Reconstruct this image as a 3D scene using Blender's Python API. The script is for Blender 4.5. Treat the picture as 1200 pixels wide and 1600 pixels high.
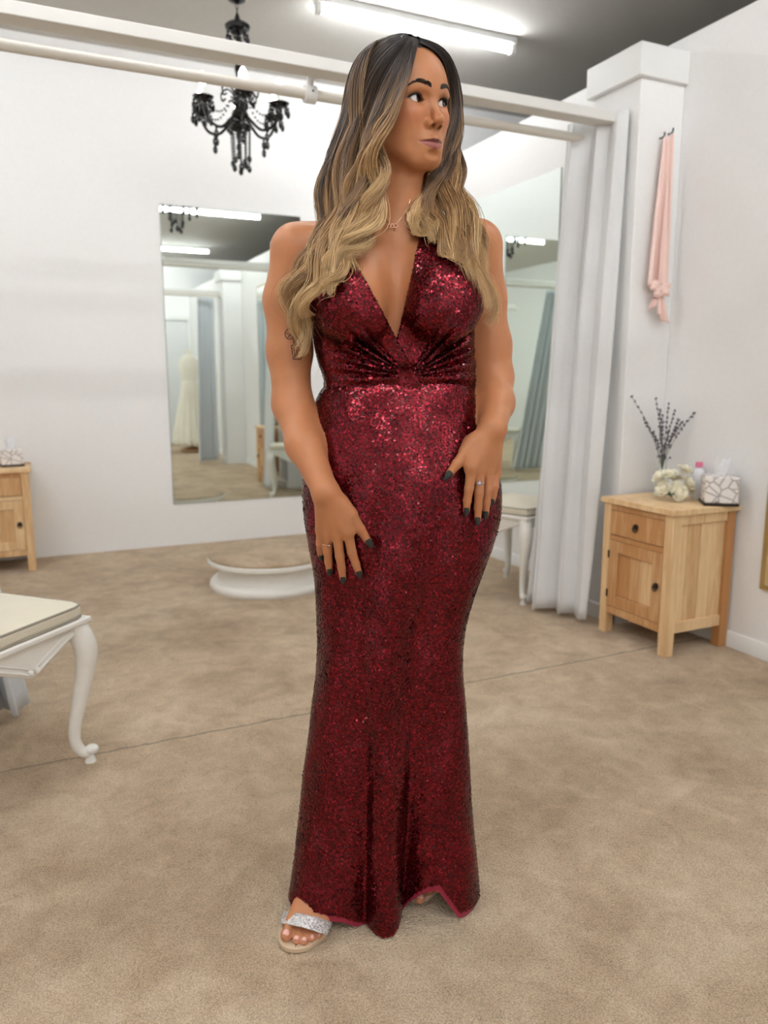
import bpy, math, random
import numpy as np
from mathutils import Vector, Matrix

for _o in list(bpy.data.objects): bpy.data.objects.remove(_o, do_unlink=True)
scene = bpy.context.scene
COL = scene.collection
RNG = np.random.default_rng(7)
random.seed(7)

# ------------------------------------------------------------------ camera
FPX, CAMH = 1200.0, 1.12
PITCH = math.atan(210 / FPX)
YAW = math.radians(25.0)                      # to the right of room +Y
cam_data = bpy.data.cameras.new('camera')
cam_data.sensor_fit = 'VERTICAL'; cam_data.sensor_height = 36.0; cam_data.sensor_width = 27.0
cam_data.lens = 36.0 * FPX / 1600.0
cam_data.clip_start = 0.02
cam_data.dof.use_dof = True
cam_data.dof.focus_distance = 1.43
cam_data.dof.aperture_fstop = 3.6
camera = bpy.data.objects.new('camera', cam_data); COL.objects.link(camera)
camera.location = (0, 0, CAMH)
camera.rotation_euler = (math.pi / 2 - PITCH, 0, -YAW)
scene.camera = camera

# ------------------------------------------------------------------ light and exposure
scene.view_settings.view_transform = 'Standard'
scene.view_settings.look = 'None'
scene.view_settings.gamma = 1.0
scene.view_settings.use_curve_mapping = False
scene.view_settings.exposure = 0.0
world = bpy.data.worlds.new('world'); scene.world = world; world.use_nodes = True
world.node_tree.nodes['Background'].inputs[0].default_value = (0.9, 0.95, 1.0, 1)
world.node_tree.nodes['Background'].inputs[1].default_value = 0.12
TUBE_STRENGTH = 63.0

# ------------------------------------------------------------------ materials
def srgb(r, g, b):
    def c(v):
        v /= 255.0
        return v / 12.92 if v <= 0.04045 else ((v + 0.055) / 1.055) ** 2.4
    return (c(r), c(g), c(b), 1.0)

class NT:
    """small wrapper for building node trees"""
    def __init__(s, name):
        s.m = bpy.data.materials.new(name); s.m.use_nodes = True
        s.t = s.m.node_tree; s.b = s.t.nodes['Principled BSDF']
    def n(s, kind, **kw):
        nd = s.t.nodes.new(kind)
        for k, v in kw.items():
            if k.startswith('_'): setattr(nd, k[1:], v)
        return nd
    def l(s, a, b): s.t.links.new(a, b)
    def coord(s, scale=(1, 1, 1), which='Object'):
        tc = s.n('ShaderNodeTexCoord'); mp = s.n('ShaderNodeMapping'); mp.inputs['Scale'].default_value = scale
        s.l(tc.outputs[which], mp.inputs['Vector']); return mp.outputs['Vector']
    def noise(s, vec, scale, detail=3, rough=0.5, dist=0.0):
        nd = s.n('ShaderNodeTexNoise'); nd.inputs['Scale'].default_value = scale; nd.inputs['Detail'].default_value = detail
        nd.inputs['Roughness'].default_value = rough; nd.inputs['Distortion'].default_value = dist
        s.l(vec, nd.inputs['Vector']); return nd
    def ramp(s, fac, stops, interp='LINEAR'):
        nd = s.n('ShaderNodeValToRGB'); cr = nd.color_ramp; cr.interpolation = interp
        while len(cr.elements) < len(stops): cr.elements.new(0.5)
        for e, (p, c) in zip(cr.elements, stops): e.position = p; e.color = c
        s.l(fac, nd.inputs['Fac']); return nd.outputs['Color']
    def bump(s, height, strength=0.3, distance=0.01):
        nd = s.n('ShaderNodeBump'); nd.inputs['Strength'].default_value = strength; nd.inputs['Distance'].default_value = distance
        s.l(height, nd.inputs['Height']); s.l(nd.outputs['Normal'], s.b.inputs['Normal']); return nd
    def math(s, op, a, b=None):
        nd = s.n('ShaderNodeMath'); nd.operation = op
        for i, v in enumerate((a, b)):
            if v is None: continue
            if isinstance(v, (int, float)): nd.inputs[i].default_value = v
            else: s.l(v, nd.inputs[i])
        return nd.outputs[0]

def simple(name, col, rough=0.5, metal=0.0, bump=None, var=0.0, spec=None):
    m = NT(name); m.b.inputs['Roughness'].default_value = rough; m.b.inputs['Metallic'].default_value = metal
    if spec is not None: m.b.inputs['Specular IOR Level'].default_value = spec
    v = m.coord()
    nz = m.noise(v, 9.0 if not bump else bump[0], 4)
    d = [max(0, x * (1 - var)) for x in col[:3]] + [1]; u = [min(1, x * (1 + var)) for x in col[:3]] + [1]
    m.l(m.ramp(nz.outputs['Fac'], [(0.3, d), (0.7, u)]), m.b.inputs['Base Color'])
    if bump: m.bump(nz.outputs['Fac'], bump[1], bump[2])
    return m.m

def emitter(name, col, strength):
    m = NT(name); m.b.inputs['Base Color'].default_value = (0.9, 0.9, 0.9, 1)
    m.b.inputs['Emission Color'].default_value = col; m.b.inputs['Emission Strength'].default_value = strength
    return m.m

def carpet_mat():
    m = NT('carpet'); v = m.coord()
    big = m.noise(v, 2.3, 3, 0.6, 0.6); mid = m.noise(v, 11.0, 4, 0.6, 0.8); fine = m.noise(v, 330.0, 2, 0.6)
    vo = m.n('ShaderNodeTexVoronoi'); vo.inputs['Scale'].default_value = 210.0; m.l(v, vo.inputs['Vector'])
    a = m.math('ADD', m.math('MULTIPLY', big.outputs['Fac'], 0.34), m.math('ADD', m.math('MULTIPLY', mid.outputs['Fac'], 0.24), 0.07))
    a = m.math('ADD', a, m.math('MULTIPLY', fine.outputs['Fac'], 0.42)); a = m.math('SUBTRACT', m.math('ADD', a, -0.01), m.math('MULTIPLY', vo.outputs['Distance'], 0.12))
    c = m.ramp(a, [(0.34, srgb(162, 132, 101)), (0.5, srgb(214, 186, 151)), (0.64, srgb(246, 225, 194))])
    # a carpet join runs across the room along X near y = 2.31
    tc = m.n('ShaderNodeTexCoord'); sx = m.n('ShaderNodeSeparateXYZ'); m.l(tc.outputs['Object'], sx.inputs[0])
    wob = m.math('MULTIPLY', m.math('SUBTRACT', mid.outputs['Fac'], 0.5), 0.03)
    dist = m.math('ABSOLUTE', m.math('SUBTRACT', m.math('ADD', sx.outputs['Y'], wob), 2.325))
    seam = m.math('MINIMUM', m.math('DIVIDE', dist, 0.006), 1.0)
    mix = m.n('ShaderNodeMix'); mix.data_type = 'RGBA'
    m.l(seam, mix.inputs['Factor']); mix.inputs[6].default_value = srgb(120, 100, 80); m.l(c, mix.inputs[7])
    m.l(mix.outputs[2], m.b.inputs['Base Color'])
    m.b.inputs['Roughness'].default_value = 0.95; m.b.inputs['Specular IOR Level'].default_value = 0.1
    m.b.inputs['Sheen Weight'].default_value = 0.25
    hgt = m.math('ADD', m.math('MULTIPLY', vo.outputs['Distance'], -0.6), m.math('MULTIPLY', fine.outputs['Fac'], 0.7))
    hgt = m.math('ADD', hgt, m.math('MULTIPLY', mid.outputs['Fac'], 1.0))
    m.bump(hgt, 1.0, 0.010)
    return m.m

def wood_mat(name, light, dark, seed=0.0):
    m = NT(name); tc = m.n('ShaderNodeTexCoord'); oi = m.n('ShaderNodeObjectInfo')
    ad = m.n('ShaderNodeVectorMath'); ad.operation = 'ADD'
    cx = m.n('ShaderNodeCombineXYZ'); r = m.math('MULTIPLY', oi.outputs['Random'], 17.0)
    m.l(r, cx.inputs[0]); m.l(r, cx.inputs[1]); m.l(r, cx.inputs[2])
    m.l(tc.outputs['Object'], ad.inputs[0]); m.l(cx.outputs[0], ad.inputs[1])
    mp = m.n('ShaderNodeMapping'); mp.inputs['Scale'].default_value = (22, 22, 2.2); m.l(ad.outputs[0], mp.inputs['Vector'])
    g = m.noise(mp.outputs['Vector'], 1.6, 5, 0.6, 1.2)
    k = m.noise(mp.outputs['Vector'], 0.35, 2, 0.5, 0.5)
    a = m.math('ADD', m.math('MULTIPLY', g.outputs['Fac'], 0.55), m.math('MULTIPLY', k.outputs['Fac'], 0.3))
    a = m.math('ADD', a, m.math('MULTIPLY', m.math('SUBTRACT', oi.outputs['Random'], 0.5), 0.55))
    mid = tuple((x + y) / 2 for x, y in zip(light, dark))
    m.l(m.ramp(a, [(0.25, dark), (0.45, mid), (0.62, light)]), m.b.inputs['Base Color'])
    m.b.inputs['Roughness'].default_value = 0.42
    m.bump(g.outputs['Fac'], 0.12, 0.002)
    return m.m

def fabric_mat(name, col, scale=500.0, rough=0.9, var=0.05, bump=0.25):
    m = NT(name); v = m.coord()
    w = m.noise(v, scale, 2); b = m.noise(v, 6.0, 3)
    a = m.math('ADD', m.math('MULTIPLY', w.outputs['Fac'], 0.5), m.math('MULTIPLY', b.outputs['Fac'], 0.5))
    d = [x * (1 - var * 2) for x in col[:3]] + [1]; u = [min(1, x * (1 + var)) for x in col[:3]] + [1]
    m.l(m.ramp(a, [(0.3, d), (0.7, u)]), m.b.inputs['Base Color'])
    m.b.inputs['Roughness'].default_value = rough; m.b.inputs['Sheen Weight'].default_value = 0.15
    m.bump(w.outputs['Fac'], bump, 0.001)
    return m.m

def tissue_print():
    m = NT('tissue_box_print'); v = m.coord()
    vo = m.n('ShaderNodeTexVoronoi'); vo.feature = 'DISTANCE_TO_EDGE'; vo.inputs['Scale'].default_value = 26.0; m.l(v, vo.inputs['Vector'])
    m.l(m.ramp(vo.outputs['Distance'], [(0.0, srgb(140, 132, 136)), (0.05, srgb(214, 204, 200)), (0.14, srgb(240, 234, 230))]), m.b.inputs['Base Color'])
    m.b.inputs['Roughness'].default_value = 0.5
    return m.m

def glass_mat(name, col, rough=0.02):
    m = NT(name); m.b.inputs['Base Color'].default_value = col; m.b.inputs['Transmission Weight'].default_value = 1.0
    m.b.inputs['Roughness'].default_value = rough; m.b.inputs['IOR'].default_value = 1.3
    return m.m

def mirror_mat():
    m = NT('mirror_glass'); m.b.inputs['Metallic'].default_value = 1.0; m.b.inputs['Roughness'].default_value = 0.0
    nz = m.noise(m.coord(), 1.5, 1)
    m.l(m.ramp(nz.outputs['Fac'], [(0.2, (0.83, 0.90, 0.865, 1)), (0.8, (0.85, 0.915, 0.88, 1))]), m.b.inputs['Base Color'])
    return m.m

M = {
    'wall': simple('wall_paint', srgb(243, 242, 241), 0.7, bump=(60.0, 0.04, 0.004), var=0.012),
    'ceiling': simple('ceiling_paint', srgb(205, 202, 196), 0.85, bump=(40.0, 0.05, 0.004), var=0.02),
    'trim': simple('trim_gloss_white', srgb(236, 236, 234), 0.35, var=0.01),
    'beam': simple('beam_white', srgb(226, 223, 218), 0.45, var=0.015),
    'rail': simple('rail_cream_metal', srgb(220, 214, 204), 0.3, var=0.015),
    'carpet': carpet_mat(),
    'wood': wood_mat('oak_wood', srgb(238, 204, 156), srgb(186, 132, 80)),
    'darkmetal': simple('dark_iron', srgb(60, 52, 48), 0.4, 0.8),
    'white_paint': simple('antique_white_paint', srgb(238, 235, 228), 0.38, bump=(35.0, 0.08, 0.003), var=0.02),
    'cream': fabric_mat('cream_upholstery', srgb(222, 213, 192)),
    'piping': fabric_mat('grey_piping', srgb(150, 142, 128)),
    'curtain': fabric_mat('curtain_linen', srgb(226, 226, 226), 260.0, var=0.03),
    'curtain_blue': fabric_mat('curtain_cool_grey', srgb(216, 220, 224), 260.0, var=0.03),
    'mirror': mirror_mat(),
    'mirror_edge': simple('mirror_edge', srgb(128, 135, 130), 0.3, 0.3),
    'black': simple('black_crystal', srgb(16, 16, 18), 0.12, var=0.1),
    'black_pearl': simple('black_pearl', srgb(30, 29, 33), 0.2, 0.2),
    'candle': simple('white_candle', srgb(235, 233, 226), 0.5),
    'bulb': emitter('warm_bulb', (1.0, 0.93, 0.82, 1), 9.0),
    'tube': emitter('fluorescent_tube', (0.94, 0.97, 1.0, 1), TUBE_STRENGTH),
    'batten': simple('batten_white', srgb(225, 225, 222), 0.4),
    'tissuebox': tissue_print(),
    'tissue': fabric_mat('tissue_paper', srgb(246, 246, 248), 90.0, var=0.02),
    'glass': glass_mat('vase_glass', (0.93, 0.97, 0.95, 1)),
    'water_green': glass_mat('green_glass', (0.05, 0.32, 0.22, 1)),
    'stem': simple('dry_stem', srgb(120, 116, 104), 0.8),
    'lavender': simple('dried_lavender', srgb(96, 88, 102), 0.9, bump=(300.0, 0.5, 0.002), var=0.2),
    'leaf': simple('leaf_green', srgb(38, 92, 66), 0.5, var=0.2),
    'rose': simple('ivory_petal', srgb(244, 238, 216), 0.6, var=0.03),
    'bottle': simple('white_bottle', srgb(238, 238, 242), 0.35),
    'pink_cap': simple('pink_cap', srgb(240, 120, 160), 0.4),
    'pink_satin': fabric_mat('pink_satin', srgb(247, 214, 204), 120.0, 0.45, var=0.03, bump=0.1),
    'gown': fabric_mat('ivory_gown', srgb(238, 232, 216), 200.0, var=0.03),
    'brass': simple('brass', srgb(170, 140, 80), 0.35, 0.9),
    'gold_frame': simple('gold_frame', srgb(176, 150, 100), 0.4, 0.5),
    'door': simple('door_white', srgb(222, 224, 224), 0.4, var=0.01),
}

# ------------------------------------------------------------------ mesh helpers
class MB:
    def __init__(s): s.v = []; s.f = []; s.n = 0
    def add(s, v, f):
        v = [tuple(map(float, p)) for p in v]
        s.f += [tuple(i + s.n for i in q) for q in f]; s.v += v; s.n += len(v); return s
    def box(s, c, d, rz=0.0):
        x, y, z = c; a, b, h = d[0] / 2, d[1] / 2, d[2] / 2
        cs, sn = math.cos(rz), math.sin(rz)
        vs = []
        for dz in (-h, h):
            for dx, dy in ((-a, -b), (a, -b), (a, b), (-a, b)):
                vs.append((x + dx * cs - dy * sn, y + dx * sn + dy * cs, z + dz))
        return s.add(vs, [(3, 2, 1, 0), (4, 5, 6, 7), (0, 1, 5, 4), (1, 2, 6, 5), (2, 3, 7, 6), (3, 0, 4, 7)])
    def span(s, x0, x1, y0, y1, z0, z1):
        return s.box(((x0 + x1) / 2, (y0 + y1) / 2, (z0 + z1) / 2), (x1 - x0, y1 - y0, z1 - z0))
    def tube(s, path, rad, n=10, cap=True, squash=None, phase=0.0):
        P = np.array(path, float); m = len(P)
        if np.isscalar(rad): rad = [rad] * m
        T = np.gradient(P, axis=0); T /= np.linalg.norm(T, axis=1)[:, None] + 1e-12
        up = np.array([0, 0, 1.0]) if abs(T[0][2]) < 0.9 else np.array([1.0, 0, 0])
        N = np.cross(T[0], up); N /= np.linalg.norm(N)
        vs = []
        for i in range(m):
            N = N - T[i] * (N @ T[i]); N /= np.linalg.norm(N) + 1e-12; B = np.cross(T[i], N)
            for k in range(n):
                a = 2 * math.pi * k / n + phase
                q = (1, 1) if squash is None else squash
                vs.append(P[i] + rad[i] * (math.cos(a) * N * q[0] + math.sin(a) * B * q[1]))
        fs = [(i * n + k, i * n + (k + 1) % n, (i + 1) * n + (k + 1) % n, (i + 1) * n + k) for i in range(m - 1) for k in range(n)]
        if cap: fs += [tuple(range(n))[::-1], tuple((m - 1) * n + k for k in range(n))]
        return s.add(vs, fs)
    def lathe(s, prof, n=24, o=(0, 0, 0), sx=1.0, sy=1.0):
        vs = []
        for r, z in prof:
            for k in range(n):
                a = 2 * math.pi * k / n; vs.append((o[0] + sx * r * math.cos(a), o[1] + sy * r * math.sin(a), o[2] + z))
        m = len(prof)
        fs = [(i * n + k, i * n + (k + 1) % n, (i + 1) * n + (k + 1) % n, (i + 1) * n + k) for i in range(m - 1) for k in range(n)]
        if prof[0][0] > 1e-6: fs.append(tuple(range(n))[::-1])
        if prof[-1][0] > 1e-6: fs.append(tuple((m - 1) * n + k for k in range(n)))
        return s.add(vs, fs)
    def ball(s, c, r, n=12, m=8):
        if np.isscalar(r): r = (r, r, r)
        vs = []
        for i in range(m + 1):
            t = math.pi * i / m
            for k in range(n):
                a = 2 * math.pi * k / n
                vs.append((c[0] + r[0] * math.sin(t) * math.cos(a), c[1] + r[1] * math.sin(t) * math.sin(a), c[2] - r[2] * math.cos(t)))
        return s.add(vs, [(i * n + k, i * n + (k + 1) % n, (i + 1) * n + (k + 1) % n, (i + 1) * n + k) for i in range(m) for k in range(n)])
    def prism(s, poly, t0, t1, fn):
        """poly 2D outline, fn(u, v, t) -> point; extruded from t0 to t1"""
        n = len(poly)
        vs = [fn(u, v, t0) for u, v in poly] + [fn(u, v, t1) for u, v in poly]
        return s.add(vs, [tuple(range(n))[::-1], tuple(range(n, 2 * n))] + [(k, (k + 1) % n, n + (k + 1) % n, n + k) for k in range(n)])
    def grid(s, fn, nu, nv, closed=False):
        vs = [fn(i / (nu if closed else nu - 1), j / (nv - 1)) for j in range(nv) for i in range(nu)]
        w = nu if closed else nu - 1
        return s.add(vs, [(j * nu + i, j * nu + (i + 1) % nu, (j + 1) * nu + (i + 1) % nu, (j + 1) * nu + i) for j in range(nv - 1) for i in range(w)])
    def build(s, name, mat, parent=None, bevel=0.0, smooth=True, thick=0.0, sub=0):
        me = bpy.data.meshes.new(name); me.from_pydata(s.v, [], s.f); me.validate(); me.update()
        return link(name, me, mat, parent, bevel, smooth, thick, sub)

def link(name, me, mat, parent=None, bevel=0.0, smooth=True, thick=0.0, sub=0, angle=38):
    if mat is not None: me.materials.append(M[mat] if isinstance(mat, str) else mat)
    if smooth:
        me.polygons.foreach_set('use_smooth', [True] * len(me.polygons))
        me.set_sharp_from_angle(angle=math.radians(angle))
    o = bpy.data.objects.new(name, me); COL.objects.link(o)
    if parent is not None: o.parent = parent
    if bevel:
        b = o.modifiers.new('bevel', 'BEVEL'); b.width = bevel; b.segments = 2; b.limit_method = 'ANGLE'; b.harden_normals = False
    if thick:
        t = o.modifiers.new('thickness', 'SOLIDIFY'); t.thickness = thick; t.offset = 0
    if sub:
        t = o.modifiers.new('smooth', 'SUBSURF'); t.levels = sub; t.render_levels = sub
    return o

def thing(name, label, cat, loc=(0, 0, 0), rz=0.0, group=None):
    o = bpy.data.objects.new(name, None); COL.objects.link(o); o.location = loc; o.rotation_euler = (0, 0, rz)
    o.empty_display_size = 0.05
    return tag(o, label, cat, group)
def tag(o, label, cat, group=None):
    o['label'] = label; o['category'] = cat
    if group: o['group'] = group
    return o
def struct(o, label=None):
    o['kind'] = 'structure'
    if label: o['label'] = label
    return o
def copy_tree(o, parent=None):
    c = o.copy(); COL.objects.link(c); c.parent = parent
    for ch in list(o.children): copy_tree(ch, c)
    return c
def spline(pts, n):
    """Catmull-Rom through pts, n samples"""
    P = np.array(pts, float); P = np.vstack([2 * P[0] - P[1], P, 2 * P[-1] - P[-2]])
    out = []; m = len(P) - 3
    for t in np.linspace(0, m - 1e-9, n):
        i = int(t); u = t - i; a, b, c, d = P[i:i + 4]
        out.append(0.5 * (2 * b + (c - a) * u + (2 * a - 5 * b + 4 * c - d) * u * u + (3 * b - a - 3 * c + d) * u ** 3))
    return np.array(out)

# ------------------------------------------------------------------ the setting
XR, YB, XL, YF = 2.64, 5.21, -1.9, -2.95      # right partition, back wall, left partition, wall behind the camera
HP, HC = 2.53, 3.06                            # partitions stop below the ceiling
XFAR = 6.5
o = MB().span(XL - 1.2, XFAR, YF, YB, -0.06, 0.0).build('floor', 'carpet', smooth=False); struct(o, 'beige twist pile carpet floor')
o = MB().span(XL - 1.2, XFAR, YF, YB, HC, HC + 0.06).build('ceiling', 'ceiling', smooth=False); struct(o)
o = MB().span(XL - 1.2, XFAR, YB, YB + 0.08, -0.06, HC + 0.06).build('wall_back', 'wall', smooth=False); struct(o)
o = MB().span(XR, XR + 0.09, YF, YB, 0, HP).build('wall_right', 'wall', smooth=False); struct(o, 'white partition wall stopping below the ceiling')
o = MB().span(XFAR, XFAR + 0.08, YF, YB, -0.06, HC + 0.06).build('wall_far_right', 'wall', smooth=False); struct(o)
o = MB().span(XL - 1.28, XL - 1.2, YF, YB, -0.06, HC + 0.06).build('wall_left', 'wall', smooth=False); struct(o)
o = MB().span(XL - 1.28, XFAR + 0.08, YF - 0.08, YF, -0.06, HC + 0.06).build('wall_front', 'wall', smooth=False); struct(o)
mb = MB(); prof = [(0, 0), (0.014, 0), (0.014, 0.058), (0.008, 0.066), (0, 0.066)]
mb.prism(prof, YF, 2.64, lambda u, v, t: (XR - u, t, v)); mb.prism(prof, 3.05, YB, lambda u, v, t: (XR - u, t, v))
struct(mb.build('baseboard_right', 'trim'))

# piers on the right wall that carry the curtain bays
def pier(y0, y1, label, n):
    p = MB().span(2.40, XR, y0, y1, 0, 2.46).build('wall_pier_%d' % n if False else 'wall_pier', 'wall', bevel=0.004)
    struct(p, label)
    MB().span(2.372, XR, y0 - 0.022, y1 + 0.03, 2.335, 2.462).build('pier_cap', 'trim', p, bevel=0.004)
    mb = MB(); pr = [(0, 0), (0.012, 0), (0.012, 0.066), (0, 0.07)]
    mb.prism(pr, 2.388, XR - 0.014, lambda u, v, t: (t, y0 - u, v))
    mb.prism(pr, y0 - 0.012, y1, lambda u, v, t: (2.40 - u, t, v))
    mb.build('pier_skirting', 'trim', p)
    return p
pier(2.645, 2.93, 'white square pier with wider cap behind oak cabinet', 1)
pier(0.10, 0.42, 'white pier seen only in the left mirror', 2)

# ------------------------------------------------------------------ fluorescent lights
def tube_light(x, y, label, ln=1.17):
    t = thing('fluorescent_light', label, 'light', (x, y, HC), 0, 'ceiling tube lights')
    MB().span(-ln / 2 - 0.03, ln / 2 + 0.03, -0.032, 0.032, -0.035, 0).build('batten', 'batten', t, bevel=0.004)
    for sgn in (-1, 1):
        MB().span(sgn * (ln / 2 + 0.012) - 0.014, sgn * (ln / 2 + 0.012) + 0.014, -0.02, 0.02, -0.085, -0.03).build('end_cap', 'batten', t, bevel=0.003)
    MB().tube([(-ln / 2, 0, -0.06), (ln / 2, 0, -0.06)], 0.019, 16).build('tube', 'tube', t)
TX = 2.135
tube_light(TX, 4.10, 'bright ceiling tube light above the womans head')
tube_light(TX, 1.05, 'ceiling tube light over the woman seen in the left mirror')
tube_light(TX, -1.75, 'ceiling tube light at the back of the shop seen in mirror')
for yy, wh in ((3.45, 'nearest the back wall'), (2.25, 'added as fill, level with the white beam'), (1.05, 'level with the woman'), (-0.35, 'added as fill, level with the camera'), (-1.75, 'near the far door')):
    tube_light(-1.0, yy, 'ceiling tube light on the left side ' + wh)  # beam and camera tubes are extras added to brighten the right wall
for yy, wh in ((2.60, 'above the carpet join'), (-0.35, 'above the camera'), (-1.95, 'near the far door')): tube_light(0.55, yy, 'added fill tube light in the unseen middle row ' + wh)  # whole middle row is added to light the right wall and her front

# ------------------------------------------------------------------ overhead beam and curtain rail
def beam_and_rail(yb, x0, x1, zb, lab_b, lab_r, zoff=0.0):
    b = MB().span(x0, x1, yb, yb + 0.085, zb, zb + 0.042).build('overhead_beam', 'beam', bevel=0.003); tag(b, lab_b, 'beam')
    zr, yr = zb - 0.032, yb + 0.155
    r = thing('curtain_rail', lab_r, 'curtain rail', (x0, yr, zr))
    MB().tube([(0, 0, 0), (x1 - x0, 0, 0)], 0.0185, 20).build('rail', 'rail', r)
    MB().tube([(x1 - x0 - 0.012, 0, 0), (x1 - x0, 0, 0)], 0.036, 20).build('end_flange', 'rail', r)
    return b, r
beam, rail = beam_and_rail(2.735, XL + 0.2, 2.40, 2.182, 'white square timber beam crossing overhead in front of the chandelier',
                           'cream round curtain rail hanging under the white beam')
for bx in (1.045, -0.7):
    br = MB()
    br.box((bx - (XL + 0.2), -0.05, 0.055), (0.04, 0.06, 0.02)); br.tube([(bx - (XL + 0.2), -0.015, 0.06), (bx - (XL + 0.2), 0, 0.015)], 0.013, 12)
    br.tube([(bx - (XL + 0.2) - 0.021, 0, 0), (bx - (XL + 0.2) + 0.021, 0, 0)], 0.031, 20)
    k = br.build('bracket', 'trim', rail)
    MB().ball((bx - (XL + 0.2) + 0.002, -0.031, 0.004), 0.004, 8, 6).build('screw', 'darkmetal', k)
b2, r2 = beam_and_rail(0.14, XL + 0.2, 2.40, 2.182, 'white beam behind the camera seen in the left mirror', 'curtain rail behind the camera seen in the left mirror')

# ------------------------------------------------------------------ curtains
def curtain(top, bot, nf, amp, z0, z1, label, mat='curtain', seed=1, group=None, n=110, eyelets=False):
    r = np.random.default_rng(seed); ph = r.uniform(0, 6.28); jit = r.normal(0, 0.25, nf * 2 + 4)
    T0, T1 = np.array(top, float); B0, B1 = np.array(bot, float)
    def fn(u, v):
        w = 1 - v                        # v 0 top .. 1 bottom
        base = (T0 * (1 - u) + T1 * u) * w + (B0 * (1 - u) + B1 * u) * v
        d = (T1 - T0) * w + (B1 - B0) * v; d = d / (np.linalg.norm(d) + 1e-9); nrm = np.array([-d[1], d[0]])
        a = amp * (0.75 + 0.5 * v) * (1 + 0.35 * math.sin(u * 5.1 + ph))
        ang = 2 * math.pi * nf * (u + 0.03 * math.sin(9 * u + ph)) + 0.5 * math.sin(3 * v + ph)
        s = math.sin(ang); s = math.copysign(abs(s) ** 0.75, s)
        q = base + nrm * a * s + d * a * 0.35 * math.sin(2 * ang)
        z = z1 + (z0 - z1) * v + (0.004 * math.sin(ang + 1) * v)
        q = q + nrm * 0.004 * math.sin(14 * v + 9 * u) * v
        return (q[0], q[1], z)
    c = MB().grid(fn, n, 40)
    o = c.build('curtain', mat, thick=0.003)
    o.data.set_sharp_from_angle(angle=math.radians(80))
    tag(o, label, 'curtain', group)
    return o
curtain([(2.262, 2.965), (2.378, 2.69)], [(2.172, 3.02), (2.285, 2.675)], 3, 0.033, 0.025, 2.225, 'white linen curtain gathered against the pier beside the oak cabinet', seed=3)
curtain([(-0.75, 2.80), (-0.38, 2.80)], [(-0.46, 2.72), (-0.06, 2.70)], 5, 0.045, 0.03, 2.13, 'pale grey curtain hem showing behind the front stool at far left', 'curtain_blue', seed=5)
curtain([(2.10, 0.24), (2.36, 0.17)], [(2.02, 0.27), (2.34, 0.13)], 5, 0.035, 0.03, 2.13, 'grey curtain by the pier seen in the left mirror', 'curtain_blue', seed=8)

# ------------------------------------------------------------------ mirrors
def mirror(name, cx, cy, cz, w, h, rz, label):
    """glass faces local -Y"""
    t = thing(name, label, 'mirror', (cx, cy, cz), rz)
    MB().span(-w / 2, w / 2, -0.004, 0.0, 0, h).build('backing', 'mirror_edge', t)
    MB().span(-w / 2 + 0.0015, w / 2 - 0.0015, -0.0075, -0.004, 0.0015, h - 0.0015).build('glass', 'mirror', t)
    return t
mirror('wall_mirror', 1.335, YB - 0.001, 0.283, 0.93, 1.912, 0, 'tall frameless mirror on the back wall behind the chandelier')
mirror('wall_mirror', XR - 0.001, 4.01, 0.283, 1.10, 1.917, -math.pi / 2, 'frameless mirror on the right wall beside the curtain')
t = thing('framed_mirror', 'gilt framed mirror edge on the right wall past the cabinet', 'mirror', (XR - 0.001, 1.62, 0.285), -math.pi / 2)
MB().span(-0.45, 0.45, -0.012, 0, 0, 1.9).build('frame', 'gold_frame', t, bevel=0.003)
MB().span(-0.425, 0.425, -0.015, -0.012, 0.02, 1.88).build('glass', 'mirror', t)

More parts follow.
